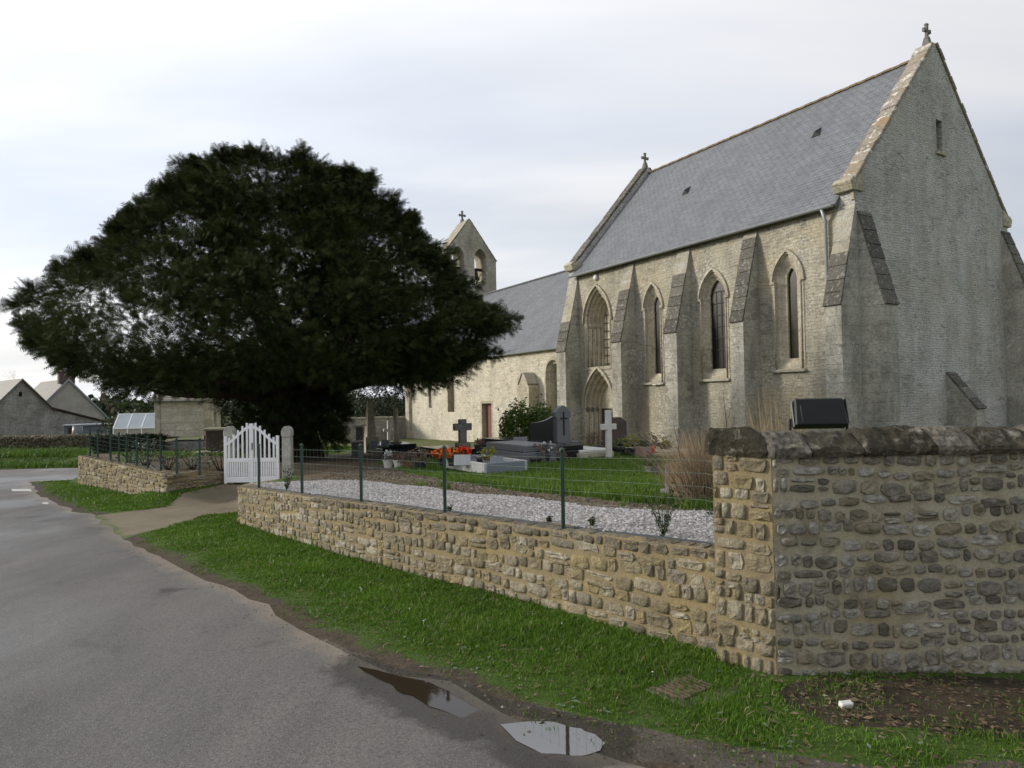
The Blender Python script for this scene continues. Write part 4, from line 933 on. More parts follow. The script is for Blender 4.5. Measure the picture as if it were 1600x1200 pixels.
# buttresses with sloping slabs
def buttress(fn, w0, w1, bo, zc, zt, seed, slab=('weathered_slab', 'pale_slab'), split=.55, bw=.0):
    pr = [(0, -1.6), (-bo - .05, -1.6), (-bo - .05, .35), (-bo, .42), (-bo, zc), (-.02, zt), (0, zt)]
    t = MB().prism(pr, fn, w0, w1).build('buttress', 'buttress_stone', ch)
    L = math.hypot(bo, zt - zc); ang = math.atan2(zt - zc, bo); r = random.Random(seed); s = -.06; q = w0 - .016, w1 + .016
    while s < L - .05:
        l = min(r.uniform(.36, .52), L - s); d = .045 if s < L * split else .022
        e = 0.0 if s < L * split else .012
        p = [(s, -.02), (s + l - .008, -.02), (s + l - .008, d - .012), (s, d)]
        f = lambda u, v, w: fn(-bo + u * math.cos(ang) - v * math.sin(ang), zc + u * math.sin(ang) + v * math.cos(ang), w)
        MB().prism(p, f, q[0] + e, q[1] - e).build('weathering_slab', slab[0] if s < L * split else slab[1], t, bevel=.008); s += l
    return t
bfn = lambda u, v, w: (u, w, v)
for k, (a0, a1, bo, zc) in enumerate(((13.1, 13.78, .80, 3.64), (9.34, 9.92, .80, 3.78), (6.30, 6.92, .80, 3.87), (3.34, 3.86, .82, 3.95), (-.02, .50, .82, 4.06))):
    buttress(bfn, a0, a1, bo, zc, 6.95, k, split=(.3, .62, .62, .9, .5)[k])
gfn = lambda u, v, w: (w, u, v)
buttress(gfn, .10, .72, .72, 4.05, 6.75, 11, split=1); buttress(gfn, 8.72, 9.26, .95, 4.3, 7.15, 12, split=1)
buttress(gfn, 4.68, 5.2, .85, 1.02, 2.15, 13, split=1)
# chancel windows
for a0, ho, hi, zs, zao, zai, zbo, zbi, g in wins:
    fr = loft([(arch(ho + .10, zs, zao + .10, zbo - .10), .03), (arch(ho + .10, zs, zao + .10, zbo - .10), -.018), (arch(ho, zs, zao, zbo), -.018), (arch(ho - .02, zs, zao - .02, zbo + .02), .05), (arch(ho - .07, zs, zao - .08, zbo + .07), .055), (arch(hi + .05, zs, zai + .05, zbi - .06), .20), (arch(hi, zs, zai, zbi), .215), (arch(hi, zs, zai, zbi), .33)], a0, 'window', 'ashlar', ch)
    fill(arch(hi + .005, zs, zai + .005, zbi - .005), .29, a0, 'glass', g, fr)
    h = [p for p in arch(ho + .06, zs - .12, zao + .06, zs - .12) ][1:-1]; h2 = [p for p in arch(ho + .14, zs - .12, zao + .16, zs - .12)][1:-1]
    loft([(h, -.0), (h, -.075), (h2, -.06), (h2, .0)], a0, 'hood_mould', 'ashlar', fr, close=False)
    for sgn in (-1, 1): MB().tube([(-.03, a0 + sgn * (ho + .0), zbo), (-.03, a0 + sgn * (ho + .0), zs - .1)], .028, 6).build('shaft', 'ashlar', fr, smooth=True); MB().box((-.035, a0 + sgn * (ho + .03), zs - .08), (.08, .13, .09)).build('capital', 'ashlar', fr, bevel=.01)
    MB().box((-.05, a0, zbo - .05), (.13, 2 * ho + .26, .09)).build('sill', 'pale_slab', fr, bevel=.012)
    nb = 7 if hi > .2 else 5
    if hi > .3:
        for i in range(nb): MB().box((.27, a0, zbi + (zai - zbi) * (i + .6) / (nb + .6)), (.02, 2 * hi * (1 if i < nb - 1 else .7), .022)).build('bar', 'iron', fr)
        for u in (-.115, .115): MB().box((.265, a0 + u, (zbi + zs) / 2 + .1), (.014, .016, zs - zbi + .2)).build('bar', 'iron', fr)
    for i in range(2): MB().box((-.10, a0 - .1 - i * .25, zbo - .10 + i * .02), (.07, .2, .04)).build('lichen_patch', 'white_stone', fr, bevel=.012) if ho < .5 and a0 > 5 else None
# west window: five stepped orders
def orders(base, steps, a0, name, fnp):
    rings = []
    for hw, dz_, d0, d1 in steps: rings += [(fnp(hw, dz_), d0), (fnp(hw - .035, dz_ - .035), d0 - .02), (fnp(hw - .07, dz_ - .07), d0 + .015), (fnp(hw - .08, dz_ - .08), d1)]
    return loft(rings, a0, name, 'ashlar', ch)
f1 = lambda hw, dz_: arch(hw, 4.8, 5.42 + dz_, 2.78 - dz_ * .05)
wz = orders(None, [(.90, .88, .03, .03), (.90, .88, -.02, .10), (.79, .72, .11, .24), (.68, .56, .26, .40), (.57, .40, .42, .55), (.46, .22, .57, .72)], 11.78, 'window', f1)
fill(arch(.40, 4.8, 5.58, 2.7), .70, 11.78, 'glass', 'sky_reflect_glass', wz)
for i in range(7): MB().box((.67, 11.78, 3.0 + i * .36), (.02, .76, .03)).build('bar', 'iron', wz)
for u in (-.2, 0, .2): MB().box((.665, 11.78 + u, 4.0), (.018, .02, 2.4)).build('bar', 'iron', wz)
for s in (-1, 1):
    for hw, d in ((.85, .07), (.74, .20), (.63, .36), (.52, .51)):
        MB().tube([(d, 11.78 + s * (hw - .03), 2.72), (d, 11.78 + s * (hw - .03), 4.62)], .045, 8).build('shaft', 'ashlar', wz, smooth=True); MB().box((d, 11.78 + s * (hw - .03), 4.70), (.15, .13, .17), taper=1.15).build('capital', 'pale_slab', wz, bevel=.015)
h = arch(.93, 4.8, 6.36, 4.8)[1:-1]; h2 = arch(1.0, 4.8, 6.46, 4.8)[1:-1]; loft([(h, 0), (h, -.10), (h2, -.08), (h2, 0)], 11.78, 'hood_mould', 'ashlar', wz, close=False)
# doorway below
f2 = lambda hw, dz_: arch(hw, 1.08, 1.72 + dz_, -1.2)
dwy = orders(None, [(1.0, 1.02, .03, .03), (1.0, 1.02, -.03, .12), (.87, .84, .14, .28), (.74, .66, .30, .44), (.61, .48, .46, .62)], 11.78, 'doorway', f2)
for s in (-1, 1):
    for hw, d in ((.93, .08), (.80, .24), (.67, .40)):
        MB().tube([(d, 11.78 + s * (hw - .02), -.6), (d, 11.78 + s * (hw - .02), .92)], .055, 8).build('shaft', 'pale_slab', dwy, smooth=True); MB().box((d, 11.78 + s * (hw - .02), 1.0), (.17, .15, .17), taper=1.12).build('capital', 'weathered_slab', dwy, bevel=.015)
tp = arch(.54, 1.08, 2.12, 1.02); fill(tp, .56, 11.78, 'tympanum', 'ashlar', dwy)
m = MB(); m.box((.60, 11.78, .15), (.05, 1.04, 1.82)); dr = m.build('door', 'dark_wood', dwy)
for i in range(6): MB().box((.57, 11.78 - .43 + i * .172, .15), (.03, .164, 1.78)).build('plank', 'dark_wood', dwy)
h = arch(1.03, 1.08, 2.78, 1.08)[1:-1]; h2 = arch(1.10, 1.08, 2.88, 1.08)[1:-1]; loft([(h, 0), (h, -.11), (h2, -.09), (h2, 0)], 11.78, 'hood_mould', 'ashlar', dwy, close=False)
lampm = MB().lathe([(.02, 0), (.13, .01), (.14, .05), (.09, .11), (.01, .13)], n=14); lo = lampm.build('wall_lamp', 'lamp_glass', ch, smooth=True); lo.matrix_basis = Matrix.Translation((-.01, 11.78, 6.73)) @ Matrix.Rotation(R(-90), 4, 'Y')
MB().box((-.02, .06, 7.22), (.04, .10, .3)).build('corner_block', 'ashlar', ch)
# roof vents: little triangular slate lifts
def vent(b, a, z):
    m = MB(); m.prism([(-.05, -.05), (.05, .06), (.20, .02)], lambda u, v, w: (b + u * .7 - .05, a + w, z + u * 1.1 + v * .0 - (.0)), -.17, .17)
    m = MB(); V = [(b - .12, a - .17, z - .12 * 1.17 + .02), (b - .12, a + .17, z - .12 * 1.17 + .02), (b - .16, a, z - .12 * 1.17 + .20), (b + .22, a, z + .22 * 1.17 + .02)]
    m.add(V, [(0, 1, 2), (1, 3, 2), (3, 0, 2)]); o = m.build('roof_vent', 'iron', ch)
roofz = lambda b: ZE - .06 + (ZR - ZE + .06) * (b + .24) / (AX + .24)
vent(2.9, 3.05, roofz(2.9)); vent(2.4, 8.7, roofz(2.4))
# ---- nave
NB, N0, N1, NE, NR = .45, 13.8, 34.3, 4.0, 8.86
nv = lambda u, v, d: (NB + d, u, v)
nh = [[(22.0, -1.9), (23.25, -1.9), (23.25, 1.32), (22.0, 1.32)], [(18.95, 1.68), (19.12, 1.68), (19.12, 2.6), (18.95, 2.6)], [(26.75, .75), (27.75, .75), (27.75, 2.9), (26.75, 2.9)], [(15.85 + u, v) for u, v in arch(.62, 2.75, 3.42, -.9)], [(30.2, 1.0), (30.7, 1.0), (30.7, 2.4), (30.2, 2.4)]]
wall2d([(N0, -2.6), (N1, -2.6), (N1, NE), (N0, NE)], nh, nv, .6, 'nave_wall', 'nave_rubble', ch)
MB().box((9.2 - NB - .3, (N0 + N1) / 2, .7), (.6, N1 - N0 - .02, 6.6)).build('north_nave_wall', 'nave_rubble', ch)
roof('nave_roof', NB - .2, NE - .05, AX, NR, N0, 33.0, 'slate'); roof('nave_roof', 9.2 - NB + .2, NE - .05, AX, NR, N0, 33.0, 'slate')
m = MB(); 
for i in range(60): m.box((AX, N0 + .16 + i * .318, NR + .01), (.2, .30, .07))
m.build('nave_ridge_tiles', 'slate', ch, kind='stuff')
MB().prism([(.07 * math.cos(t), .07 * math.sin(t)) for t in np.linspace(math.pi, 2 * math.pi, 7)], lambda u, v, w: (NB - .22 + u, w, NE - .06 + v), N0, 34.2).build('gutter', 'zinc', ch)
MB().box((NB - .06, N1 - .3, .6), (.30, .62, 6.4)).build('corner_pilaster', 'ashlar', ch)
# recessed openings of the nave
def recess(a0, a1, z0, z1, d, name, fm, leafname, leafmat, frame=.16):
    r0 = [(a0, z0), (a0, z1), (a1, z1), (a1, z0)]; ex = lambda k: [(a0 - k, z0), (a0 - k, z1 + k), (a1 + k, z1 + k), (a1 + k, z0)]
    o = loft([(ex(frame), .03), (ex(frame), -.012), (r0, -.012), (r0, d + .02)], 0, name, fm, ch, fn=lambda u, v, w: (NB + w, u, v))
    MB().box((NB + d, (a0 + a1) / 2, (z0 + z1) / 2), (.05, a1 - a0 + .01, z1 - z0 + .01)).build(leafname, leafmat, o); return o
d_ = recess(22.05, 23.2, -1.9, 1.28, .32, 'doorway', 'ashlar', 'door', 'door_wood', .14)
for i in range(5): MB().box((NB + .285, 22.165 + i * .23, -.31), (.025, .222, 3.15)).build('plank', 'door_wood', d_)
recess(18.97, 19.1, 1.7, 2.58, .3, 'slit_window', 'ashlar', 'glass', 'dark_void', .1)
o = recess(26.8, 27.7, .8, 2.85, .42, 'window', 'ashlar', 'shutter', 'brown_wood', .12)
recess(30.25, 30.65, 1.05, 2.35, .4, 'window', 'ashlar', 'glass', 'dark_glass', .12)
aw = loft([(arch(.72, 2.75, 3.54, -.9), .03), (arch(.72, 2.75, 3.54, -.9), -.05), (arch(.62, 2.75, 3.40, -.9), -.05), (arch(.58, 2.75, 3.34, -.9), .10), (arch(.50, 2.75, 3.22, -.9), .12), (arch(.48, 2.75, 3.2, -.9), .45)], 15.85, 'blind_arch', 'ashlar', ch, fn=lambda u, v, w: (NB + w, 15.85 + u, v))
MB().box((NB + .46, 15.98, 1.1), (.06, .8, 4.2)).build('infill', 'buttress_stone', aw)
MB().box((NB + .41, 15.52, 1.1), (.05, .16, 4.0)).build('board', 'brown_wood', aw)
# small gabled buttress
m = MB(); m.prism([(17.15, -1.5), (18.2, -1.5), (18.2, 2.1), (17.675, 2.85), (17.15, 2.1)], lambda u, v, w: (w, u, v), NB - .62, NB + .02); sb = m.build('gabled_buttress', 'ashlar', ch)
for s in (-1, 1):
    an = math.atan2(.75, .525); MB().box((NB - .31, 17.675 + s * .29, 2.53), (.72, .68, .07), rx=-s * an).build('cap_slab', 'pale_slab', sb, bevel=.01)
# ---- west gable carrying the bells
BA0, BA1 = 32.2, 33.9
m = MB(); m.prism([(NB, -2.4), (9.2 - NB, -2.4), (9.2 - NB, NE), (AX, NR - .1), (NB, NE)], lambda u, v, w: (u, w, v), N1 - .6, N1 - .003); m.build('west_nave_gable', 'nave_rubble', ch)
bl_, br_ = 2.42, 6.78; bz0, bze, bza = 7.2, 11.78, 14.7
bh = [[(bc + u, v) for u, v in arch(.50, 11.85, 12.62, 9.95)] for bc in (3.62, 5.46)]
bell_wall = wall2d([(bl_, bz0), (br_, bz0), (br_, bze), (AX, bza), (bl_, bze)], bh, lambda u, v, d: (u, BA0 + d, v), BA1 - BA0, 'bell_gable', 'belfry_stone', ch)
for s in (-1, 1):
    L = math.hypot(br_ - AX, bza - bze); an = math.atan2(bza - bze, br_ - AX)
    for r_ in range(9):
        t = (r_ + .5) / 9; b = AX + s * (br_ - AX + .06) * (1 - t); z = bze + (bza - bze) * t
        for q in range(3): MB().box((b + s * math.sin(an) * .05, BA0 + .02 + (BA1 - BA0 - .04) * (q + .5) / 3, z + math.cos(an) * .05), (L / 9 + .06, (BA1 - BA0 - .04) / 3 - .012, .045), ry=s * an - s * .07).build('roof_slab', 'stone_slate' if False else 'pale_slab', bell_wall, bevel=.006)
m = gcross(AX, BA0 + 1.15, bza - .12, 1.0)
for bc in (3.62, 5.46):
    b = MB().lathe([(.02, .62), (.12, .60), (.17, .52), (.19, .30), (.24, .12), (.33, 0), (.31, -.02), (.26, .04), (.02, .1)], (bc - .06, BA0 + .7, 10.45), 14); bo_ = b.build('bell', 'bronze', bell_wall, smooth=True)
    MB().box((bc, BA0 + .7, 11.16), (.96, .16, .20), ry=.0).build('headstock', 'iron', bell_wall, bevel=.02)
    MB().tube([(bc + .2, BA0 + .7, 11.2), (bc + .25, BA0 + .2, 11.02), (bc + .36, BA0 + .1, 10.9)], .03, 5).build('bell_lever', 'iron', bell_wall)
# ------------------------------------------------------------------ YEW
def frond_template(L=.25, n=6):
    V = []
    for k in range(n):
        u = L * (.08 + .84 * k / n); l = L * (.40 - .30 * abs(k / n - .3))
        for s in (-1, 1): V += [(u, s * .003, 0), (u + .024, s * .003, -.003), (u + l * .8, s * l, -.01 - .04 * (u / L) + .012 * (k % 2))]
    V += [(0, -.008, .0), (0, .008, .0), (L, 0, -.02)]
    return np.array(V)
TPL = frond_template()
def place_fronds(C, D, roll, scale, tpl=TPL):
    """C (N,3) origins, D (N,3) unit directions"""
    n = len(C); up = np.array([0, 0, 1.])[None] * np.ones((n, 1)); Y = np.cross(up, D); Y /= np.linalg.norm(Y, axis=1, keepdims=True) + 1e-9; Z = np.cross(D, Y)
    cr_, sr_ = np.cos(roll)[:, None], np.sin(roll)[:, None]; Y2 = Y * cr_ + Z * sr_; Z2 = -Y * sr_ + Z * cr_
    P = C[:, None] + scale[:, None, None] * (tpl[None, :, 0:1] * D[:, None] + tpl[None, :, 1:2] * Y2[:, None] + tpl[None, :, 2:3] * Z2[:, None]); return P.reshape(-1, 3)
yx, yy = YEWC; yz = Tz(yx, yy)
yew = thing('yew_tree', 'huge dark spreading yew tree behind the white gate', 'tree', (yx, yy, yz))
# profile (z above camera-foot level, radius) on the left (-x) and right (+x) sides
LP = [(1.5, 3.6), (2.0, 4.6), (2.6, 5.9), (3.2, 6.7), (3.8, 7.2), (4.4, 7.0), (5.1, 6.2), (5.8, 5.3), (6.5, 4.5), (7.2, 3.6), (7.9, 2.6), (8.4, 1.6), (8.75, .3)]
RP = [(1.9, 4.0), (2.4, 5.1), (3.0, 5.7), (3.8, 5.9), (4.4, 5.3), (5.0, 4.8), (5.6, 4.4), (6.3, 3.7), (7.0, 3.0), (7.7, 2.2), (8.3, 1.4), (8.7, .3)]
def yewR(phi, z):
    c = (np.cos(phi) + 1) / 2; l = np.interp(z, *zip(*LP)); r = np.interp(z, *zip(*RP)); return l * (1 - c) + r * c
def ybot(phi): c = (np.cos(phi) + 1) / 2; return 1.75 * (1 - c) + 1.95 * c
# puffy boughs: flattened lobes on the crown's surface, each a tuft of short upturned sprays
NL = 300; k_ = np.arange(NL) + .5; zl = 8.45 - 6.5 * (k_ / NL) ** .9; pl = (k_ * 2.39996) % (2 * math.pi) + rng.normal(0, .12, NL); lr = rng.uniform(.55, 1.05, NL) * np.clip(.75 + .05 * (9 - zl), .7, 1.1)
Rl = yewR(pl, zl) * (1 + .07 * np.array([mnoise.noise(Vector((math.cos(p) * 2.1 + 4, math.sin(p) * 2.1, q * .9))) for p, q in zip(pl, zl)])) - lr * .55
Rl = np.maximum(Rl, .05); LCn = np.column_stack([Rl * np.cos(pl), Rl * np.sin(pl), np.maximum(zl, ybot(pl) + .3 + .2 * np.maximum(0, Rl - 3.8)) - yz])
# tips that reach beyond the outline
nb_ = 150; pb_ = rng.uniform(0, 6.283, nb_); pb_[:45] = rng.normal(0, .6, 45); pb_[45:95] = math.pi + rng.normal(0, .6, 50); zb_ = rng.uniform(2.5, 8.2, nb_)
TP = []; TR = []
for p_, z_ in zip(pb_, zb_):
    R0 = float(yewR(np.array([p_]), np.array([z_]))[0]); ri = rng.uniform(-.1, .3)
    fl_ = rng.uniform(.35, 1.0)
    for f, q_ in ((-.2, .34), (.15, .27), (.45, .22), (.7, .16), (.95, .11)): f *= fl_; TP.append(((R0 + f) * math.cos(p_), (R0 + f) * math.sin(p_), z_ - yz + ri * f)); TR.append(q_)
NT0 = NL; NT1 = NL + len(TP)
# inner mass, underside, low skirt added to darken beneath the crown
ni = 330; pi_ = rng.uniform(0, 6.283, ni); zi = rng.uniform(2.4, 7.4, ni); ri_ = yewR(pi_, zi) * rng.uniform(.2, .68, ni); IN_ = np.column_stack([ri_ * np.cos(pi_), ri_ * np.sin(pi_), zi - yz])
nu = 150; pu = rng.uniform(0, 6.283, nu); ru = yewR(pu, ybot(pu) + .5) * np.sqrt(rng.random(nu)) * .95; UN = np.column_stack([ru * np.cos(pu), ru * np.sin(pu), ybot(pu) - yz + .35 + .22 * np.maximum(0, ru - 3.8) + rng.uniform(0, .3, nu)])
ns = 70; ps = rng.uniform(0, 6.283, ns); rs = 1.75 * rng.uniform(.5, .95, ns); SK = np.column_stack([rs * np.cos(ps), rs * np.sin(ps), rng.uniform(.25, 2.5, ns)])
LCs = np.concatenate([LCn, np.array(TP), IN_, UN, SK]); LR = np.concatenate([lr, np.array(TR), np.full(ni, .75), np.full(nu, .6), np.full(ns, .45)])
YO = [(22, 476), (52, 446), (100, 415), (135, 402), (172, 364), (220, 322), (244, 298), (266, 258), (292, 234), (335, 214), (400, 203), (425, 196), (490, 206), (540, 241), (580, 271), (610, 297), (642, 332), (660, 358), (668, 380), (700, 382), (735, 396), (752, 430), (750, 466), (802, 478), (815, 500), (803, 548), (772, 584), (762, 605), (700, 618), (640, 614), (562, 622), (552, 655), (550, 730), (362, 730), (360, 655), (300, 648), (240, 660), (195, 640), (168, 612), (135, 588), (92, 566), (60, 548), (32, 512)]
def yew_px(Q):
    X, Y, Z = Q[:, 0] + yx, Q[:, 1] + yy, Q[:, 2] + yz - CAMH; fw = Y * cp + Z * sp; u = X / fw; v = -(Z * cp - Y * sp) / fw
    return np.column_stack([800 + F * (cr * u - sr * v), 600 + F * (sr * u + cr * v)])
for it in range(60):      # the crown's measured outline
    bad = np.zeros(len(LCs), bool); MG = np.ones(len(LCs)); MG[NT0:NT1] = .35
    for ax_, az_ in ((1.25, 0), (-1.25, 0), (0, .8), (0, -.3), (.85, .55), (-.85, .55)): bad |= ~pip(yew_px(LCs + np.column_stack([LR * ax_ * MG, 0 * LR, LR * az_ * MG])), YO)
    if not bad.any(): break
    mid_ = np.array([.2, 0, 3.6 - yz])
    LCs[bad] = mid_ + (LCs[bad] - mid_) * .965; LR[bad & (MG > .5)] *= .988
cnt = np.concatenate([(150 * lr ** 1.6).astype(int), (46 * np.array(TR) / .3).astype(int), np.full(ni, 75), np.full(nu, 70), np.full(ns, 60)]); cnt = np.maximum(2, (cnt * np.interp(LCs[:, 0], [-6.5, -3.5, -2, 3, 5.5], [.5, .62, 1, 1, .65])).astype(int)); idx = np.repeat(np.arange(len(LCs)), cnt); m_ = len(idx)
rad = LCs / (np.linalg.norm(LCs[:, :2], axis=1)[:, None] + .3); rad[:, 2] = 0
dv = rng.normal(0, 1, (m_, 3)) + rad[idx] * .55; dv[:, 2] += .25; dv /= np.linalg.norm(dv, axis=1, keepdims=True); sh = rng.random((m_, 1)) ** .33
C0 = LCs[idx] + dv * sh * LR[idx][:, None] * np.array([1, 1, .5])
D = dv * .8 + rng.normal(0, .38, (m_, 3)) + rad[idx] * .45; D[:, 2] += .10; D /= np.linalg.norm(D, axis=1, keepdims=True)
V = place_fronds(C0, D, rng.normal(0, .9, m_), rng.uniform(.7, 1.35, m_))
print('yew sprays', m_)
link('crown', tri_mesh('crown', V), 'yew_needles', yew)
m = MB(); pr = []
for zz_, rr_ in ((-.2, 1.0), (.2, .85), (.9, .72), (1.8, .75), (2.6, .5)): pr.append((rr_, zz_))
V = []; nn = 22
for rr_, zz_ in pr:
    for k in range(nn): a = 2 * math.pi * k / nn; q = rr_ * (1 + .13 * math.sin(5 * a + zz_) + .07 * math.sin(11 * a)); V.append((q * math.cos(a), q * math.sin(a), zz_))
Fc = [(i * nn + k, i * nn + (k + 1) % nn, (i + 1) * nn + (k + 1) % nn, (i + 1) * nn + k) for i in range(len(pr) - 1) for k in range(nn)]
m.add(V, Fc); m.build('trunk', 'bark', yew, smooth=True)
rb = random.Random(5)
for i in range(26):
    a = rb.uniform(0, 6.283); z0 = rb.uniform(1.6, 2.6); zt = rb.uniform(2.2, 7.4); Rr = float(yewR(np.array([a]), np.array([zt + yz]))[0]) * .82; P_ = []
    for t in np.linspace(0, 1, 7): P_.append((math.cos(a + .15 * math.sin(t * 5)) * (.25 + (Rr - .25) * t ** (1.4 if zt > 5 else .9)), math.sin(a + .15 * math.sin(t * 5)) * (.25 + (Rr - .25) * t ** (1.4 if zt > 5 else .9)), z0 + (zt - z0) * (t ** (.8 if zt > 5 else 1.2)) + .12 * math.sin(t * 6)))
    MB().tube(P_, [.17 * (1 - t) + .02 for t in np.linspace(0, 1, 7)], 6).build('limb', 'bark', yew, smooth=True)

# ------------------------------------------------------------------ generic plants
def leaf_cloud(C, sig, n, s, aspect=.5, droop=.2, up=0.):
    """n leaves (4-vertex diamonds) around each centre"""
    k = len(C) * n; c = np.repeat(C, n, 0) + rng.normal(0, 1, (k, 3)) * np.asarray(sig); d = rng.normal(0, 1, (k, 3)); d[:, 2] = d[:, 2] * .7 - droop + up; d /= np.linalg.norm(d, axis=1, keepdims=True)
    e = np.cross(d, rng.normal(0, 1, (k, 3))); e /= np.linalg.norm(e, axis=1, keepdims=True) + 1e-9; L = s * rng.uniform(.6, 1.3, (k, 1))
    V = np.stack([c - d * L * .5, c + e * L * aspect * .5, c + d * L * .5, c - e * L * aspect * .5], 1); return V.reshape(-1, 3)
def shell(n, rx, ry, rz, c=(0, 0, 0), inner=.45):
    v = rng.normal(0, 1, (n, 3)); v /= np.linalg.norm(v, axis=1, keepdims=True); v *= (inner + (1 - inner) * rng.random((n, 1)) ** .6); v *= 1 + .22 * np.array([mnoise.noise(Vector(q * 1.7 + np.array(c))) for q in v])[:, None]
    return v * np.array([rx, ry, rz]) + np.array(c)
def quad_link(name, V, mat, parent=None, kind=None): return link(name, tri_mesh(name, V, 4), mat, parent, kind)
def bush(name, label, cat, P, rx, ry, rz, mat, n=60, k=14, s=.09, asp=.45, group=None, stem=True, lift=.0):
    t = thing(name, label, cat, (P[0], P[1], P[2]), group=group); C = shell(n, rx, ry, rz, (0, 0, rz + lift)); C = C[C[:, 2] > .02]
    quad_link('foliage', leaf_cloud(C, (rx * .16, ry * .16, rz * .16), k, s, asp), mat, t)
    if stem:
        m = MB()
        for i in range(5): a = i * 1.26; m.tube([(0, 0, -.05), (rx * .3 * math.cos(a), ry * .3 * math.sin(a), rz * .6 + lift), (rx * .6 * math.cos(a), ry * .6 * math.sin(a), rz * 1.3 + lift)], [.02 + .01 * rx, .012, .005], 4)
        m.build('stems', 'bark', t)
    return t
def gpt(px, Y): x = float(ray(px, 640)[0]) * Y; return np.array([x, Y, Tz(x, Y)])
def ztop(px, py, Y): return float(at(px, py, Y)[2])
def bare(name, label, P, H, seed, spread=.5, depth=5, r0=.07, group=None, mat='bare_twig', cat='tree'):
    t = thing(name, label, cat, tuple(P), group=group); r = random.Random(seed); tr = MB(); tw = MB()
    def grow(p, d, L, rad, lv):
        q = p + d * L; mid = p + d * L * .5 + Vector((r.uniform(-1, 1), r.uniform(-1, 1), 0)) * L * .06
        (tr if lv < 2 else tw).tube([p, mid, q], [rad, rad * .8, rad * .6], 5 if lv < 2 else 3, cap=False)
        if lv >= depth: return
        for k in range(r.choice((2, 3, 3)) if lv else 4):
            nd = (d + Vector((r.uniform(-1, 1), r.uniform(-1, 1), r.uniform(-.35, .8))) * spread * 1.3).normalized(); grow(q if k else mid.lerp(q, .6), nd, L * r.uniform(.6, .85), rad * .58, lv + 1)
    grow(Vector((0, 0, -.1)), Vector((0, 0, 1)), H * .27, r0, 0); tr.build('trunk', 'bark', t); tw.build('crown', mat, t, fix=False); return t
# laurel bush beside the nave wall
bush('laurel_bush', 'glossy green laurel bush against the nave wall beside the dark headstone', 'bush', gpt(810, 24), .62, .6, .80, 'laurel_leaf', 170, 16, .15)
bush('laurel_bush', 'smaller green laurel bush right of the tall laurel, behind the black curved headstone', 'bush', gpt(847, 24), .52, .5, .84, 'laurel_leaf', 130, 16, .15)
# dry grass clump on the lawn
def stalks(t, n, H, rad, lean, mat, w=.004, name='stalks'):
    V = []; 
    for i in range(n):
        a = rng.uniform(0, 6.283); q = rad * math.sqrt(rng.random()); b = np.array([q * math.cos(a), q * math.sin(a), 0]); o = np.array([math.cos(a + rng.normal(0, .5)), math.sin(a + rng.normal(0, .5)), 0]); h = H * rng.uniform(.45, 1.05); l = lean * rng.uniform(.1, 1) * h * (q / rad + .3)
        s = np.array([math.cos(a + 1.57), math.sin(a + 1.57), 0]) * w; p1 = b + o * l * .4 + np.array([0, 0, h * .6]); p2 = b + o * l + np.array([0, 0, h])
        V += [b - s, b + s, p1 + s * .8, p1 - s * .8, p1 - s * .8, p1 + s * .8, p2 + s * .25, p2 - s * .25]
    return quad_link(name, np.array(V), mat, t)
p = gpt(1098, 7.0); t = thing('dry_grass_clump', 'big clump of dry straw-coloured grass on the lawn beside the tall wall', 'plant', tuple(p)); stalks(t, 1100, .80, .26, .85, 'straw', .0032)
stalks(t, 260, .55, .26, .9, 'bare_twig', .003, 'lower_stalks'); quad_link('base_leaves', leaf_cloud(shell(40, .28, .25, .16, (0, 0, .12)), (.06, .06, .04), 12, .06), 'dull_leaf', t)
p = gpt(1072, 7.3); t = thing('dry_grass_clump', 'lower dry straw clump spreading left of the big dry grass clump', 'plant', tuple(p)); stalks(t, 420, .62, .2, 1.1, 'straw', .003)
p = gpt(1218, 8.2); t = thing('dry_grass_clump', 'reddish dry twiggy clump showing above the tall wall beside the black lamp box', 'plant', tuple(p)); stalks(t, 420, 1.22, .32, .45, 'straw', .003)
p = gpt(1062, 7.6); t = thing('bare_sapling', 'thin bare upright sapling left of the dry grass clump', 'sapling', tuple(p)); MB().tube([(0, 0, 0), (.01, 0, .3), (-.03, 0, .62), (-.07, 0, .83)], [.008, .006, .004, .002], 4).build('stem', 'bark', t); MB().tube([(.0, 0, .4), (.05, .02, .6)], [.004, .002], 3).build('twig', 'bark', t)
p = gpt(1138, 7.8); t = thing('bare_sapling', 'thin bare sapling rising behind the dry grass clump', 'sapling', tuple(p)); MB().tube([(0, 0, 0), (.0, 0, .5), (-.03, 0, .9), (-.06, 0, 1.2)], [.009, .007, .005, .002], 4).build('stem', 'bark', t)
for k, a in enumerate((.5, -.5, .4)): MB().tube([(0, 0, .45 + k * .22), (a * .12, 0, .62 + k * .22)], [.004, .0015], 3).build('twig', 'bark', t)
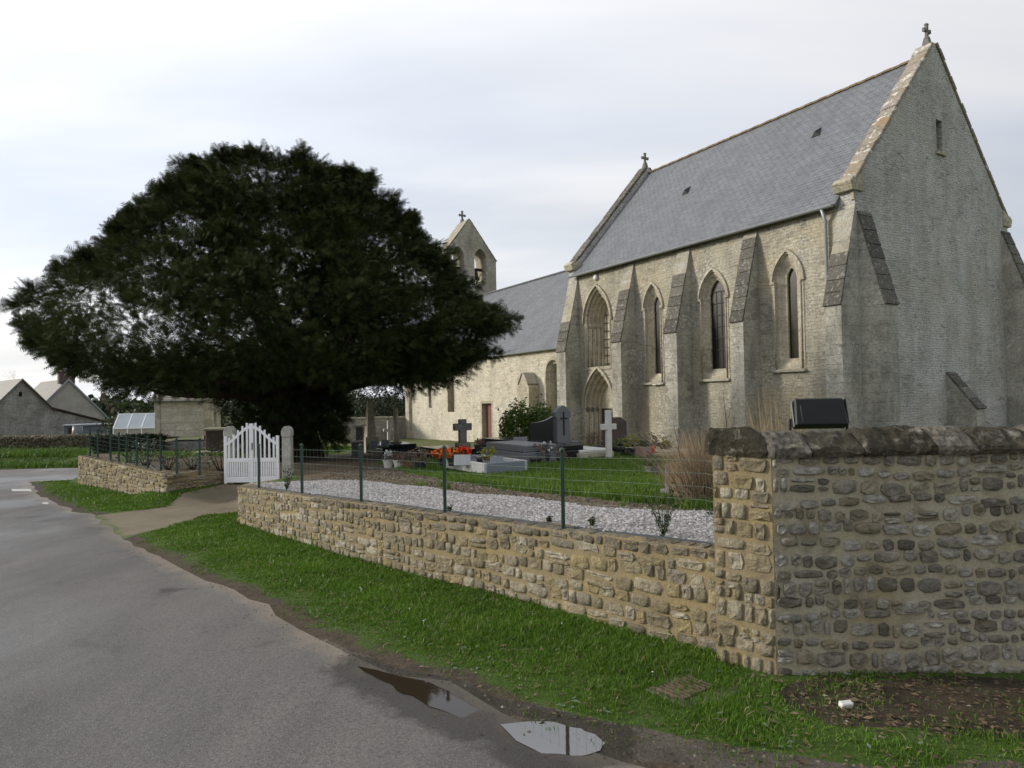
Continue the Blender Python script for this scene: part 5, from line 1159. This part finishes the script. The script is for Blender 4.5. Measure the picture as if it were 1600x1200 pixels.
# young shrubs against the wall edge
def young(px, py, H, label, seed, n=7, s=.028):
    i = s_at(fbase_full, px); A = np.array(off_in([(q[0], q[1]) for q in fbase_full], .12)); seg = np.linalg.norm(np.diff(np.array(fbase_full)[:, :2], axis=0), axis=1); cum = np.concatenate([[0], np.cumsum(seg)])
    x, y = np.interp(i, cum, A[:, 0]), np.interp(i, cum, A[:, 1]); t = thing('young_shrub', label, 'shrub', (x, y, Tz(x, y) - .01)); r = random.Random(seed); L = []
    for k in range(n):
        a = r.uniform(0, 6.28); h = H * r.uniform(.6, 1.05); l = H * r.uniform(.1, .4); pts_ = [(0, 0, 0), (l * .5 * math.cos(a), l * .5 * math.sin(a), h * .55), (l * math.cos(a), l * math.sin(a), h)]
        MB().tube(pts_, [.004, .003, .001], 3).build('stem', 'dull_leaf', t)
        for j in range(14): f = r.uniform(.15, 1); L.append((l * f * math.cos(a), l * f * math.sin(a), h * f))
    quad_link('foliage', leaf_cloud(np.array(L), (.008, .008, .01), 2, s, .35), 'dull_leaf', t)
young(1016, 845, .36, 'sparse young shrub growing at the back of the low wall by the gravel', 3, 11, .032)
young(1112, 855, .38, 'dark leafy young shrub against the end of the tall wall', 4, 20, .036)
for k, (px, lab) in enumerate(((432, 'young shrub in front of the white gate at the wall corner'), (905, 'tiny green weed on the wall edge right of the tallest fence post'), (838, 'low weed sprouting on the edging between the two right fence posts'), (684, 'weed creeping over the edging strip at the middle fence post'))): young(px, 0, (.38, .07, .06, .07)[k], lab, 20 + k, (9, 6, 5, 6)[k], (.035, .03, .028, .03)[k])
# ------------------------------------------------------------------ GRAVES (aligned with the church)
def gth(name, label, cat, P, group=None, rz=0.): return thing(name, label, cat, (P[0], P[1], P[2]), CROT + rz, group)
# in a grave's frame x points north (into the church), y west
def box_(t, n, c, d, mat, bev=.01, **k): return MB().box(c, d, **k).build(n, mat, t, bevel=bev)
g = ong(757, 742); t = gth('grave', 'low pale granite grave box crowned with orange flowers', 'grave', (g[0], g[1], g[2]))
for c, d, mt in (((.03, .85, .10), (.06, 1.70, .20), 'pale_granite'), ((.87, .85, .10), (.06, 1.70, .20), 'pale_granite'), ((.45, .03, .10), (.78, .06, .20), 'blue_or_shaded_granite'), ((.45, 1.67, .10), (.78, .06, .20), 'blue_or_shaded_granite')): box_(t, 'kerb_stone', c, d, mt)  # end kerbs darker and bluer: shade on the unlit faces put into colour
box_(t, 'fill', (.45, .85, .07), (.77, 1.57, .14), 'grey_granite', 0)
def pot_flowers(px, Y, z, label, petal, leafm, potm, hp=.12, rp=.08, R_=.16, cat='flowers', n=70, s=.05, name='flower_pot', H_=.2, grp=None):
    P = gpt(px, Y); t = thing(name, label, cat, (P[0], P[1], P[2] + z), group=grp); MB().lathe([(rp * .7, 0), (rp, hp), (rp * 1.08, hp), (rp * 1.08, hp + .012), (rp * .9, hp + .012), (rp * .85, hp - .01)], n=12).build('pot', potm, t, smooth=False)
    quad_link('leaves', leaf_cloud(shell(30, R_ * .9, R_ * .9, H_ * .5, (0, 0, hp + H_ * .35)), (.03, .03, .03), 8, s * 1.1), leafm, t)
    if petal:
        C = shell(n, R_, R_, H_ * .55, (0, 0, hp + H_ * .55), .7); C = C[C[:, 2] > hp + H_ * .25]; quad_link('blooms', leaf_cloud(C, (.012, .012, .012), 7, s, .8), petal, t)
    return t
pot_flowers(688, 12.9, .14, 'pot of bright orange flowers on the left of the pale grave box', 'orange_petal', 'dull_leaf', 'dark_pot', .10, .08, .17, n=60)
pot_flowers(704, 12.7, .14, 'pot of orange flowers behind the white plaque, left of the red blooms', 'orange_petal', 'dull_leaf', 'dark_pot', .13, .08, .15, n=50)
pot_flowers(724, 12.8, .14, 'pot of red-orange flowers right above the white plaque', 'red_petal', 'dull_leaf', 'dark_pot', .14, .08, .14, n=50)
def plaque(px, Y, z, label, w, h, mat, tilt=-.35, name='grave_plaque', rz=-.9, grp=None):
    P = gpt(px, Y); t = thing(name, label, 'plaque', (P[0], P[1], P[2] + z), CROT * 0 + rz * 0, grp); MB().box((0, .0, h / 2), (w, .03, h), rx=tilt).build('slab', mat, t, bevel=.005); MB().box((0, .07, .02), (w * .7, .12, .04)).build('foot', mat, t, bevel=.005); return t
plaque(721, 12.35, .15, 'white stone plaque leaning on the pale grave in front of orange flowers', .30, .20, 'pale_granite')
plaque(775, 12.4, .13, 'small blue-grey plaque on the right end of the pale grave box', .24, .16, 'blue_or_shaded_granite')
P = gpt(748, 12.6); t = thing('grave_vase', 'small dark vase between the white and blue-grey plaques', 'vase', (P[0], P[1], P[2] + .14)); MB().lathe([(.05, 0), (.07, .03), (.05, .10), (.08, .16), (.06, .16)], n=10).build('vase', 'black_granite', t, smooth=True)
def tomb(px, Y, label, L, Wd, H_, mat, top=None, z=0, dome=False, name='grave'):
    P = gpt(px, Y); t = gth(name, label, 'grave', (P[0], P[1], P[2] + z)); box_(t, 'plinth', (Wd / 2, L / 2, H_ * .3), (Wd + .12, L + .12, H_ * .6), mat, .012); box_(t, 'slab', (Wd / 2, L / 2, H_ * .8), (Wd, L, H_ * .4), top or mat, .02); return t
tomb(818, 15.2, 'wide dark grey granite grave behind the pale grave box', 1.8, .9, .40, 'grey_granite')
tomb(850, 16.6, 'low black granite grave at the foot of the curved headstone', 1.7, 1.2, .34, 'black_granite')
tomb(800, 19.5, 'black polished grave slab below the red church door', 1.9, 1.0, .42, 'black_granite')
tomb(697, 17.5, 'dark flat grave slab left of the grey stone cross', 1.8, .9, .26, 'black_granite')
tomb(905, 17.0, 'low grave covered in pale gravel left of the white cross', 1.9, 1.0, .20, 'old_pale_stone', 'white_stone')
tomb(1040, 17.0, 'low pale grave edge right of the white cross', 1.8, 1.0, .14, 'old_pale_stone')
tomb(1000, 19, 'flat dark grave behind the evergreen pots by the doorway', 1.8, 1.1, .26, 'black_granite')
tomb(598, 22.5, 'dark grave slab left of the mossy post, before the white cross', 1.6, 1.2, .3, 'black_granite')
plaque(812, 17.2, .28, 'grey upright plaque on the black grave before the curved headstone', .36, .30, 'grey_granite')
plaque(826, 16.4, .30, 'reddish tilted plaque beside the grey upright plaque', .28, .14, 'pink_granite', -.8)
plaque(795, 16.8, .32, 'small white open-book plaque on the black grave', .28, .08, 'white_stone', -.9)
def stone_cross(px, pyt, Y, label, wd, arm_z, arm, th, mat, base=None, name='grave_cross', grp=None, head=None):
    P = gpt(px, Y); H_ = ztop(px, pyt, Y) - P[2]; t = gth(name, label, 'cross', tuple(P), grp, R(0)); bh_ = 0
    if base: box_(t, 'base', (0, 0, base[1] / 2), (base[0], base[0] * .8, base[1]), mat, .015, taper=.85); bh_ = base[1]
    box_(t, 'shaft', (0, 0, (H_ + bh_) / 2), (wd, th, H_ - bh_), mat, .008); box_(t, 'arm', (0, .001, H_ * arm_z), (arm, th * .97, wd * .95), mat, .008); return t
stone_cross(722, 655, 19, 'weathered grey stone cross on a base before the pale nave wall', .21, .80, .54, .14, 'old_cross_stone', (.42, .42))
stone_cross(950, 641, 17, 'tall white stone cross standing at the edge of the lawn', .15, .66, .46, .10, 'white_stone')
stone_cross(607, 657, 25, 'small white cross beside the mossy post left of the nave corner', .11, .70, .42, .09, 'white_stone')
# black curved headstone, grey gabled headstone with a crucifix
P = gpt(845, 18.6); H_ = ztop(845, 651, 18.6) - P[2]; t = gth('headstone', 'black polished headstone with a sweeping concave top', 'headstone', tuple(P)); k = H_
MB().prism([(-.38, 0), (.38, 0), (.38, k), (.2, k * .93), (0, k * .88), (-.2, k * .86), (-.38, k * .86)], lambda u, v, w: (u, w, v), -.05, .05).build('slab', 'black_granite', t, bevel=.01); box_(t, 'base', (0, 0, .06), (.9, .3, .12), 'black_granite')
P = gpt(877, 19.2); H_ = ztop(877, 633, 19.2) - P[2]; t = gth('headstone', 'tall grey gabled headstone bearing a black crucifix', 'headstone', tuple(P)); k = H_
MB().prism([(-.24, 0), (.24, 0), (.22, k * .74), (.27, k * .76), (.27, k * .86), (.1, k * .97), (0, k), (-.1, k * .97), (-.27, k * .86), (-.27, k * .76), (-.22, k * .74)], lambda u, v, w: (u, w, v), -.10, .10).build('slab', 'grey_granite', t, bevel=.012)
for s in (-1, 1): box_(t, 'side_block', (s * .40, -.02, .20), (.26, .24, .40), 'grey_granite', .015)
cx = MB().box((0, -.115, k * .64), (.035, .03, k * .46)).box((0, -.117, k * .74), (.24, .028, .04)).build('crucifix', 'iron', t, bevel=.004)
P = gpt(960, 20.5); H_ = ztop(960, 652, 20.5) - P[2]; t = gth('headstone', 'low dark brown headstone with sloping top behind the white cross', 'headstone', tuple(P)); k = H_
MB().prism([(-.42, 0), (.42, 0), (.42, k * .86), (.2, k), (-.25, k), (-.42, k * .84)], lambda u, v, w: (u, w, v), -.07, .07).build('slab', 'brick_brown', t, bevel=.012); box_(t, 'base', (0, 0, .07), (.96, .34, .14), 'grey_granite')
# obelisk, mossy post and plaques at the left of the nave
P = gpt(578, 24); H_ = ztop(578, 622, 24) - P[2]; t = gth('obelisk', 'tapering pale stone obelisk on a square base under the yew', 'obelisk', tuple(P)); box_(t, 'base', (0, 0, .28), (.5, .5, .56), 'old_pale_stone'); MB().box((0, 0, .56 + (H_ - .66) / 2), (.34, .34, H_ - .66), taper=.5).build('shaft', 'old_pale_stone', t, bevel=.01); MB().box((0, 0, H_ - .05), (.16, .16, .10), taper=.1).build('tip', 'old_pale_stone', t)
P = gpt(618, 23.4); H_ = ztop(618, 637, 23.4) - P[2]; t = thing('broken_column', 'thin mossy broken column near the nave corner', 'column', tuple(P)); MB().box((0, 0, .2), (.36, .36, .4)).build('base', 'old_cross_stone', t, bevel=.02); MB().lathe([(.11, .4), (.09, .8), (.08, H_ - .06), (.05, H_)], n=9).build('shaft', 'old_pale_stone', t, smooth=True)
for px, Y, lab in ((583, 22.2, 'grey slanted plaque at the foot of the pale obelisk'), (601, 22.2, 'grey slanted plaque between obelisk and mossy column')): plaque(px, Y, .22, lab, .26, .26, 'blue_or_shaded_granite', -.6)
for px, pz, Y, lab, w in ((556, 689, 21.5, 'flat white slab lying under the yew left of the obelisk', .42), (562, 665, 22.5, 'white slanted stone above the flat slab under the yew', .38)):
    q = at(px, pz, Y); t = thing('white_slab', lab, 'slab', (q[0], q[1], Tz(q[0], q[1]))); h = max(.15, q[2] - Tz(q[0], q[1])); MB().box((0, 0, h - .02), (w, .3, .05), ry=-.12).build('top', 'white_stone', t, bevel=.006); MB().box((0, 0, (h - .06) / 2), (w * .6, .2, h - .05)).build('block', 'old_cross_stone', t, bevel=.01)
# pots and plants around the graves
pot_flowers(605, 14.6, 0, 'white flower pot tipped beside the earth mound, leftmost of the pots', 'white_petal', 'silver_leaf', 'white_pot', .16, .11, .12, n=14)
pot_flowers(621, 14.4, 0, 'white flower pot with dry heather on the earth mound', None, 'heather', 'white_pot', .17, .11, .15)
pot_flowers(637, 14.2, 0, 'terracotta flower pot with brown plant left of the pale grave', None, 'heather', 'terracotta', .10, .11, .2, H_=.3)
pot_flowers(655, 13.7, 0, 'dark flower pot with brown heather bush beside the pale grave', None, 'heather', 'dark_pot', .14, .15, .24, H_=.4)
pot_flowers(1018, 11.1, 0, 'stone flower pot with small dark plant standing alone on the lawn', None, 'dull_leaf', 'old_cross_stone', .12, .13, .16, H_=.22)
pot_flowers(748, 18, .2, 'dark flower bowl by the black slab below the red door', None, 'heather', 'dark_pot', .16, .14, .16)
pot_flowers(760, 13.2, .15, 'yellowish plant in a pot behind the blue-grey plaque', None, 'golden_leaf', 'terracotta', .10, .08, .17, H_=.26)
pot_flowers(852, 15.5, .05, 'white flowering plant in front of the grey headstone', 'white_petal', 'dull_leaf', 'dark_pot', .12, .1, .15, n=16, H_=.32)
pot_flowers(835, 15.3, .0, 'brown heather bush left of the white flowering plant', None, 'heather', 'dark_pot', .1, .16, .3, H_=.4)
pot_flowers(872, 15.7, .0, 'brown heather bush right of the white flowering plant', None, 'heather', 'dark_pot', .1, .14, .22, H_=.36)
pot_flowers(928, 18.5, .1, 'reddish dry shrub in a black trough left of the white cross', None, 'heather', 'dark_pot', .16, .2, .3, H_=.45)
pot_flowers(968, 18.2, .1, 'dark green plant right behind the white cross', None, 'laurel_leaf', 'dark_pot', .1, .15, .22, H_=.4)
pot_flowers(984, 18, .1, 'golden conifer in a pot right of the white cross', None, 'golden_leaf', 'dark_pot', .1, .15, .24, H_=.55, s=.06)
pot_flowers(1016, 18.2, .15, 'spreading green plant in a pot behind the red lantern', None, 'dull_leaf', 'dark_pot', .12, .16, .26, H_=.4)
pot_flowers(1038, 17.8, .15, 'yellow-green plant in a black pot right of the red lantern', None, 'golden_leaf', 'dark_pot', .12, .15, .2, H_=.32)
P = gpt(1018, 17.4); t = thing('grave_lantern', 'small red grave lantern beside the grey stone box', 'lantern', (P[0], P[1], P[2] + .12)); MB().lathe([(.06, 0), (.065, .02), (.065, .14), (.05, .17), (.02, .18)], n=10).build('body', 'red_plastic', t); MB().lathe([(.05, .18), (.02, .22), (.0, .225)], n=8).build('lid', 'iron', t)
P = gpt(1004, 17.4); t = gth('stone_planter', 'pinkish stone box planter left of the red lantern', 'planter', (P[0], P[1], P[2] + .02)); box_(t, 'box', (0, 0, .13), (.3, .3, .26), 'pink_granite'); quad_link('leaves', leaf_cloud(shell(20, .14, .14, .1, (0, 0, .3)), (.03, .03, .03), 8, .06), 'dull_leaf', t)
P = gpt(1050, 8.1); t = gth('small_gravestone', 'small grey upright stone at the left foot of the dry grass clump', 'headstone', tuple(P)); box_(t, 'slab', (0, 0, .18), (.22, .08, .36), 'grey_granite'); box_(t, 'base', (0, 0, .03), (.3, .16, .06), 'grey_granite')
# floodlight behind the tall wall
q = at(1279, 646, 5.3); t = thing('floodlight', 'black box floodlight seen from behind, tilted above the tall stone wall', 'floodlight', (q[0], q[1], Tz(q[0], q[1])), R(-6)); h = q[2] - Tz(q[0], q[1])
b = MB().box((0, 0, h), (.40, .11, .225), rx=-.32, taper=.92).build('housing', 'black_housing', t, bevel=.012)
MB().box((-.2035, -.02, h), (.006, .02, .215), rx=-.32, ry=.0).build('rim', 'grey_rim', t, bevel=.004); MB().box((.203, .03, h), (.012, .13, .2), rx=-.32).build('rim', 'black_housing', t, bevel=.004)
MB().box((0, -.054, h - .004), (.30, .012, .15), rx=-.32).build('back_plate', 'black_housing', b, bevel=.004)
MB().tube([(-.215, 0, h - .04), (-.215, .02, h - .22), (0, .02, h - .25), (.215, .02, h - .22), (.215, 0, h - .04)], .012, 5).build('bracket', 'iron', t); MB().tube([(0, .02, -.1), (0, .02, h - .25)], .03, 8).build('pole', 'iron', t)

# ------------------------------------------------------------------ LEFT BACKGROUND: houses, greenhouse, hedge, calvary
def hfr(px, Y): return float(ray(px, 640)[0]) * Y
YB = 38
A = np.array([hfr(35, YB), YB]); ax = np.array([math.cos(.42), math.sin(.42)]); bk = np.array([-ax[1], ax[0]])  # gable runs along ax, ridge goes back-left
def gabled(label, name, px_apex, py_apex, Y, width, z_eave, length, mat, roofm, ang, chim=False, trim=None, catslide=None, cat='house'):
    X = hfr(px_apex, Y); zb = Tz(X, Y) - .4; za = ztop(px_apex, py_apex, Y); t = thing(name, label, cat, (X, Y, 0), ang); hw = width / 2
    # local x along the gable wall, y back along the ridge
    prof = [(-hw, zb), (hw, zb), (hw, z_eave), (0, za), (-hw, z_eave)]
    MB().prism(prof, lambda u, v, w: (u, w, v), 0, length).build('walls', mat, t)
    for s in (-1, 1):
        dx_, dz_ = hw * 1.04, (za - z_eave) * 1.04; L = math.hypot(dx_, dz_); an = math.atan2(dz_, dx_)
        m = MB(); m.prism([(0, za + .03), (s * dx_, za + .03 - dz_), (s * dx_, za + .15 - dz_), (0, za + .17)], lambda u, v, w: (u, w, v), -.18, length + .1); rf = m.build('roof', roofm, t)
        if trim: MB().prism([(0, za - .04), (s * dx_, za - .04 - dz_), (s * dx_, za + .17 - dz_), (0, za + .19)], lambda u, v, w: (u, w, v), -.24, -.19).build('bargeboard', trim, rf)
    if chim:
        c = MB().box((-.1, .42, za + .25), (1.5, .8, 1.3)).build('chimney', 'brick_brown', t, bevel=.02); MB().box((-.1, .42, za + .93), (1.64, .94, .10)).build('chimney_cap', 'concrete', c); 
        for s in (-1, 1): MB().lathe([(.11, 0), (.09, .3)], (-.1 + s * .32, .42, za + .97), 8).build('chimney_pot', 'terracotta', c)
    return t, zb, za
t, zb, za = gabled('grey stone barn with a lean-to roof at the far left, its gable facing the lane', 'barn', 35, 594, 62, 4.9, ztop(75, 641, 62), 14, 'house_stone', 'house_slate', .85, cat='barn')
z75, z150 = ztop(75, 641, 62), ztop(152, 664, 65)
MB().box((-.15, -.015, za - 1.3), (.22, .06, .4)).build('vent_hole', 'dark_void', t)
MB().prism([(2.45, zb), (7.4, zb), (7.4, z150), (2.45, z75)], lambda u, v, w: (u, w, v), .02, 9).build('lean_to', 'house_stone', t); MB().prism([(2.3, z75 + .12), (7.6, z150 - .02), (7.6, z150 + .12), (2.3, z75 + .28)], lambda u, v, w: (u, w, v), -.2, 9.1).build('lean_to_roof', 'dark_wood', t)
MB().prism([(0, za + .02), (2.5, z75 + .02), (2.5, z75 - .16), (0, za - .18)], lambda u, v, w: (u, w, v), -.24, -.185).build('bargeboard', 'dark_wood', t)
gabled('pale rendered house with brick chimney and grey-blue gable trim behind the barn', 'house', 107, 594, 74, 8.6, ztop(170, 662, 74), 13, 'cream_render', 'house_slate', .80, True, 'zinc')
# sheds between house and greenhouse
YS = 60; X = hfr(145, YS); t = thing('shed', 'low dark boarded shed with flat grey roof between house and greenhouse', 'shed', (X, YS, Tz(X, YS)), .45); hS = ztop(145, 664, YS) - Tz(X, YS)
MB().box((0, .8, hS / 2), (4.2, 2.4, hS)).build('walls', 'grey_boards', t); MB().box((0, .75, hS + .04), (4.5, 2.7, .1)).build('roof', 'zinc', t); MB().box((-1.3, -.43, hS * .45), (1.0, .05, hS * .85)).build('door', 'dark_wood', t)
YW = 57; X = hfr(121, YW); t = thing('water_butt', 'grey water butt standing in front of the dark shed', 'barrel', (X, YW, Tz(X, YW))); k = ztop(121, 665, YW) - Tz(X, YW); MB().lathe([(.36, 0), (.42, k * .5), (.36, k)], n=12).build('barrel', 'grey_granite', t, smooth=True); MB().lathe([(.38, k), (.38, k + .06), (.05, k + .1)], n=12).build('lid', 'blue_or_shaded_granite', t)
# greenhouse
Yg = 36; X = hfr(210, Yg); zb = Tz(X, Yg); zr = ztop(200, 648, Yg); ze = ztop(200, 669, Yg); t = thing('greenhouse', 'small greenhouse with pale blue-grey glass roof and cream end wall', 'greenhouse', (X, Yg, 0), .22)
wG = 2.05; MB().prism([(0, zb), (1.7, zb), (1.7, ze), (.85, zr), (0, ze)], lambda u, v, w: (w, u, v), -wG / 2, -wG / 2 + .08).build('end_wall', 'cream_render', t); MB().prism([(0, zb), (1.7, zb), (1.7, ze), (.85, zr), (0, ze)], lambda u, v, w: (w, u, v), wG / 2 - .08, wG / 2).build('end_wall', 'cream_render', t)
an = math.atan2(zr - ze, .85)
for i in range(3):
    x0 = -wG / 2 + wG * i / 3; xm = x0 + wG / 6; L = math.hypot(.85, zr - ze)
    for s, yc in ((1, .425), (-1, 1.275)): MB().box((xm, yc, (zr + ze) / 2 + .02), (wG / 3 - .05, L, .02), rx=s * an).build('roof_pane', 'greenhouse_pane', t)
    MB().box((xm, .02, (zb + ze) / 2 + .2), (wG / 3 - .05, .02, ze - zb - .4)).build('side_pane', 'cream_render', t)
for i in range(4):
    x0 = -wG / 2 + wG * i / 3; MB().box((x0, .425, (zr + ze) / 2 + .03), (.05, math.hypot(.85, zr - ze), .05), rx=an).build('rafter', 'white_paint', t); MB().box((x0, .01, (zb + ze) / 2), (.05, .05, ze - zb)).build('post', 'white_paint', t)
MB().box((0, 0, ze), (wG, .07, .07)).build('eave_bar', 'white_paint', t); MB().box((0, .85, zr + .03), (wG, .08, .06)).build('ridge_bar', 'white_paint', t)
# hedge beyond the lane, clipped
def hedge(label, x0, y0, x1, y1, h, th, mat, n):
    L = math.hypot(x1 - x0, y1 - y0); t = thing('clipped_hedge', label, 'hedge', (x0, y0, 0), math.atan2(y1 - y0, x1 - x0)); C = np.column_stack([rng.uniform(0, L, n), rng.uniform(0, th, n), rng.random(n) ** .7 * h]); f = rng.random(n); C[f < .55, 1] = rng.uniform(0, .08, (f < .55).sum()); C[(f > .8), 2] = h * rng.uniform(.93, 1.02, (f > .8).sum())
    c_, s_ = math.cos(t.rotation_euler.z), math.sin(t.rotation_euler.z); W_ = np.column_stack([x0 + C[:, 0] * c_ - C[:, 1] * s_, y0 + C[:, 0] * s_ + C[:, 1] * c_]); C[:, 2] += T(W_)
    quad_link('foliage', leaf_cloud(C, (.06, .04, .04), 7, .11, .6), mat, t)
    m = MB(); 
    for i in range(int(L / .8)): x = .4 + i * .8; w_ = (x0 + x * c_, y0 + x * s_); z = Tz(*w_); m.tube([(x, th / 2, z - .05), (x, th / 2, z + h * .8)], [.05, .03], 4)
    m.build('stems', 'bark', t)
    m = MB().box((L / 2, th / 2, np.mean(T(W_)) + h * .45), (L - .1, th - .2, h * .8)); m.build('inner_twigs', 'bark', t)
xa, xb, xc = hfr(-60, 31), hfr(92, 31), hfr(140, 30.6)
hB = ztop(60, 684, 31) - Tz(hfr(60, 31), 31)
hedge('clipped brownish hedge along the lane below the barn', xa, 31, xc, 30.6, hB, .9, 'hedge_leaf', 4200)
hedge('low dark clipped hedge behind the left wire fence', xc + .15, 30.4, hfr(243, 30), 30, ztop(190, 682, 30) - Tz(hfr(190, 30), 30), .8, 'dark_hedge_leaf', 2200)
P6 = P6[~pip(P6, ROAD)]; P6 = P6[(P6[:, 1] < 30.8) & (P6[:, 0] < hfr(128, 24) + (P6[:, 1] - 24) * -.62 + .3)]; blades('bank_grass', P6, .30 + .2 * nz(P6, .5), .022, 'bank_blade', 1.1)
# pale block building and calvary in the churchyard at the left
Yk = 31; xl, xr = hfr(243, Yk), hfr(318, Yk); X = (xl + xr) / 2; zb = Tz(X, Yk); t = thing('stone_chapel', 'small pale stone block building half hidden under the yew branches', 'building', (X, Yk, zb), .05); w_ = xr - xl; hK = 2.35
MB().box((.12, 1.0, hK / 2 + .35), (w_ - .24, 2.0, hK - .7)).build('walls', 'cream_block', t); MB().box((0, .98, .22), (w_ + .06, 2.16, .46)).build('plinth', 'house_stone', t); MB().box((-w_ / 2 + .12, 1., hK / 2 + .3), (.26, 2.07, hK - .5)).build('corner_stones', 'old_pale_stone', t, bevel=.02); MB().prism([(-.25, hK - .02), (2.2, hK - .02), (1.0, hK + .9)], lambda u, v, w: (w, u, v), -w_ / 2 - .15, w_ / 2 + .15).build('roof', 'stone_slate', t)
Yc = 26; P = gpt(338, Yc); t = thing('calvary_cross', 'stone calvary cross on a dark block plinth left of the gate', 'calvary', tuple(P), .1); hp_ = ztop(338, 672, Yc) - P[2]
box_(t, 'step', (0, 0, .06), (1.3, 1.2, .14), 'old_pale_stone'); box_(t, 'plinth', (0, 0, .1 + hp_ / 2), (.62, .62, hp_ - .1), 'brick_brown', .02); box_(t, 'cap', (0, 0, hp_ + .04), (.78, .78, .09), 'old_pale_stone', .02); hx_ = ztop(335, 634, Yc) - P[2]
box_(t, 'shaft', (-.06, 0, (hp_ + hx_) / 2 + .1), (.10, .10, hx_ - hp_), 'old_pale_stone', .01); box_(t, 'arm', (-.06, .001, hx_ - .12), (.5, .09, .09), 'old_pale_stone', .01)
# low churchyard wall behind the graves at left
def rubble_strip(label, p0, p1, h, mat, th=.35):
    L = math.hypot(p1[0] - p0[0], p1[1] - p0[1]); t = thing('churchyard_wall', label, 'wall', (p0[0], p0[1], 0), math.atan2(p1[1] - p0[1], p1[0] - p0[0])); n = max(2, int(L / .5)); V = []; Fc = []
    for i in range(n + 1):
        f = i / n; z = Tz(p0[0] + (p1[0] - p0[0]) * f, p0[1] + (p1[1] - p0[1]) * f); j = .03 * mnoise.noise(Vector((i * .7, 3, 1)))
        V += [(L * f, 0, z - .2), (L * f, 0, z + h + j), (L * f, th, z + h + j), (L * f, th, z - .2)]
    for i in range(n):
        for k in range(3): Fc.append((i * 4 + k, i * 4 + k + 1, i * 4 + 5 + k, i * 4 + 4 + k))
    Fc += [(0, 1, 2, 3), tuple(4 * n + k for k in range(4))]; MB().add(V, Fc).build('rubble', mat, t); 
    m = MB(); x = 0.; 
    while x < L - .5: w = random.uniform(.4, .6); f = (x + w / 2) / L; z = Tz(p0[0] + (p1[0] - p0[0]) * f, p0[1] + (p1[1] - p0[1]) * f); m.box((x + w / 2, th / 2, z + h + .04), (w - .02, th + .1, .09)); x += w
    m.build('cap_stones', 'pale_slab', t, kind='stuff'); return t
rubble_strip('grey churchyard wall running behind the calvary towards the yew', (hfr(318, 33), 33), (hfr(480, 36), 36), .8, 'house_stone')
rubble_strip('grey churchyard wall with pale coping left of the nave corner behind obelisk', (hfr(530, 44), 44), (hfr(634, 49), 49), 1.5, 'house_stone')
# bed shrubs along the left fence
r6 = random.Random(6)
for i, (px, Y, h) in enumerate(((205, 17.2, .34), (228, 16.2, .38), (262, 15.4, .30), (300, 15.2, .26), (345, 14.8, .34))):
    bush('bed_shrub', ('loose green shrub in the bed behind the far end of the left wall', 'pale green shrub in the bed behind the middle of the left wall', 'low twiggy shrub behind the corner of the left wall', 'low silvery shrub in the bed between wall corner and gate post', 'thin shrub beside the left gate post')[i], 'shrub', gpt(px, Y), .45, .35, h, ('dull_leaf', 'silver_leaf', 'bare_twig', 'silver_leaf', 'dull_leaf')[i], 22, 9, .07)
WP = np.array([gpt(px, Y)[:2] for px, Y in [(r6.uniform(180, 250), r6.uniform(15.2, 17)) for _ in range(160)]]); bits('bed_stones', WP, .045, 'pebble', .7, .03)
# trees behind
def leafy(label, px, Y, H_, rx, mat, n=170, s=.22, group=None, name='evergreen_tree'):
    X = hfr(px, Y); t = thing(name, label, 'tree', (X, Y, Tz(X, Y)), group=group); C = shell(n, rx, rx, H_ * .48, (0, 0, H_ * .52), .5); quad_link('crown', leaf_cloud(C, (rx * .15, rx * .15, H_ * .07), 14, s, .5), mat, t); MB().tube([(0, 0, -.1), (.05, 0, H_ * .4), (0, .05, H_ * .8)], [.16, .12, .04], 6).build('trunk', 'bark', t); return t
leafy('dark evergreen tree behind the obelisk left of the nave', 590, 52, 3.6, 1.9, 'dark_hedge_leaf', group='dark trees beyond the churchyard')
leafy('dark evergreen tree at the nave corner behind the mossy column', 622, 55, 3.9, 1.7, 'dark_hedge_leaf', group='dark trees beyond the churchyard')
leafy('dark evergreen tree hidden by the yew left of the obelisk', 545, 54, 3.9, 2.2, 'dark_hedge_leaf', group='dark trees beyond the churchyard')
leafy('dark shrubby tree seen under the yew beside the calvary', 345, 48, 3.0, 1.8, 'dark_hedge_leaf', group='dark trees beyond the churchyard')
leafy('dull green bushy tree behind the greenhouse', 205, 52, 2.4, 1.9, 'dull_leaf', group='trees beyond the greenhouse')
bare('bare_tree', 'bare winter tree behind the greenhouse', gpt(172, 80), 6.0, 3, .55, 6, .10)
bare('bare_tree', 'bare winter tree above the barn roof at the far left', gpt(14, 90), 8.2, 4, .6, 6, .09)
bare('bare_tree', 'bare winter tree peeping past the right edge of the east gable', (hfr(1612, 26), 26, Tz(hfr(1612, 26), 26)), 8.4, 8, .5, 6, .12)
link('far_woods', tri_mesh('far_woods', leaf_cloud(np.column_stack([(a_ := rng.uniform(-150, 60, 3000)), 150 + .15 * np.abs(a_) + rng.uniform(-6, 6, 3000), -1.8 + 4.5 * rng.random(3000) * (.6 + .5 * np.sin(a_ * .11) ** 2)]), (1, 1, .5), 4, 1.6, .8), 4), 'dull_leaf', None, 'stuff')
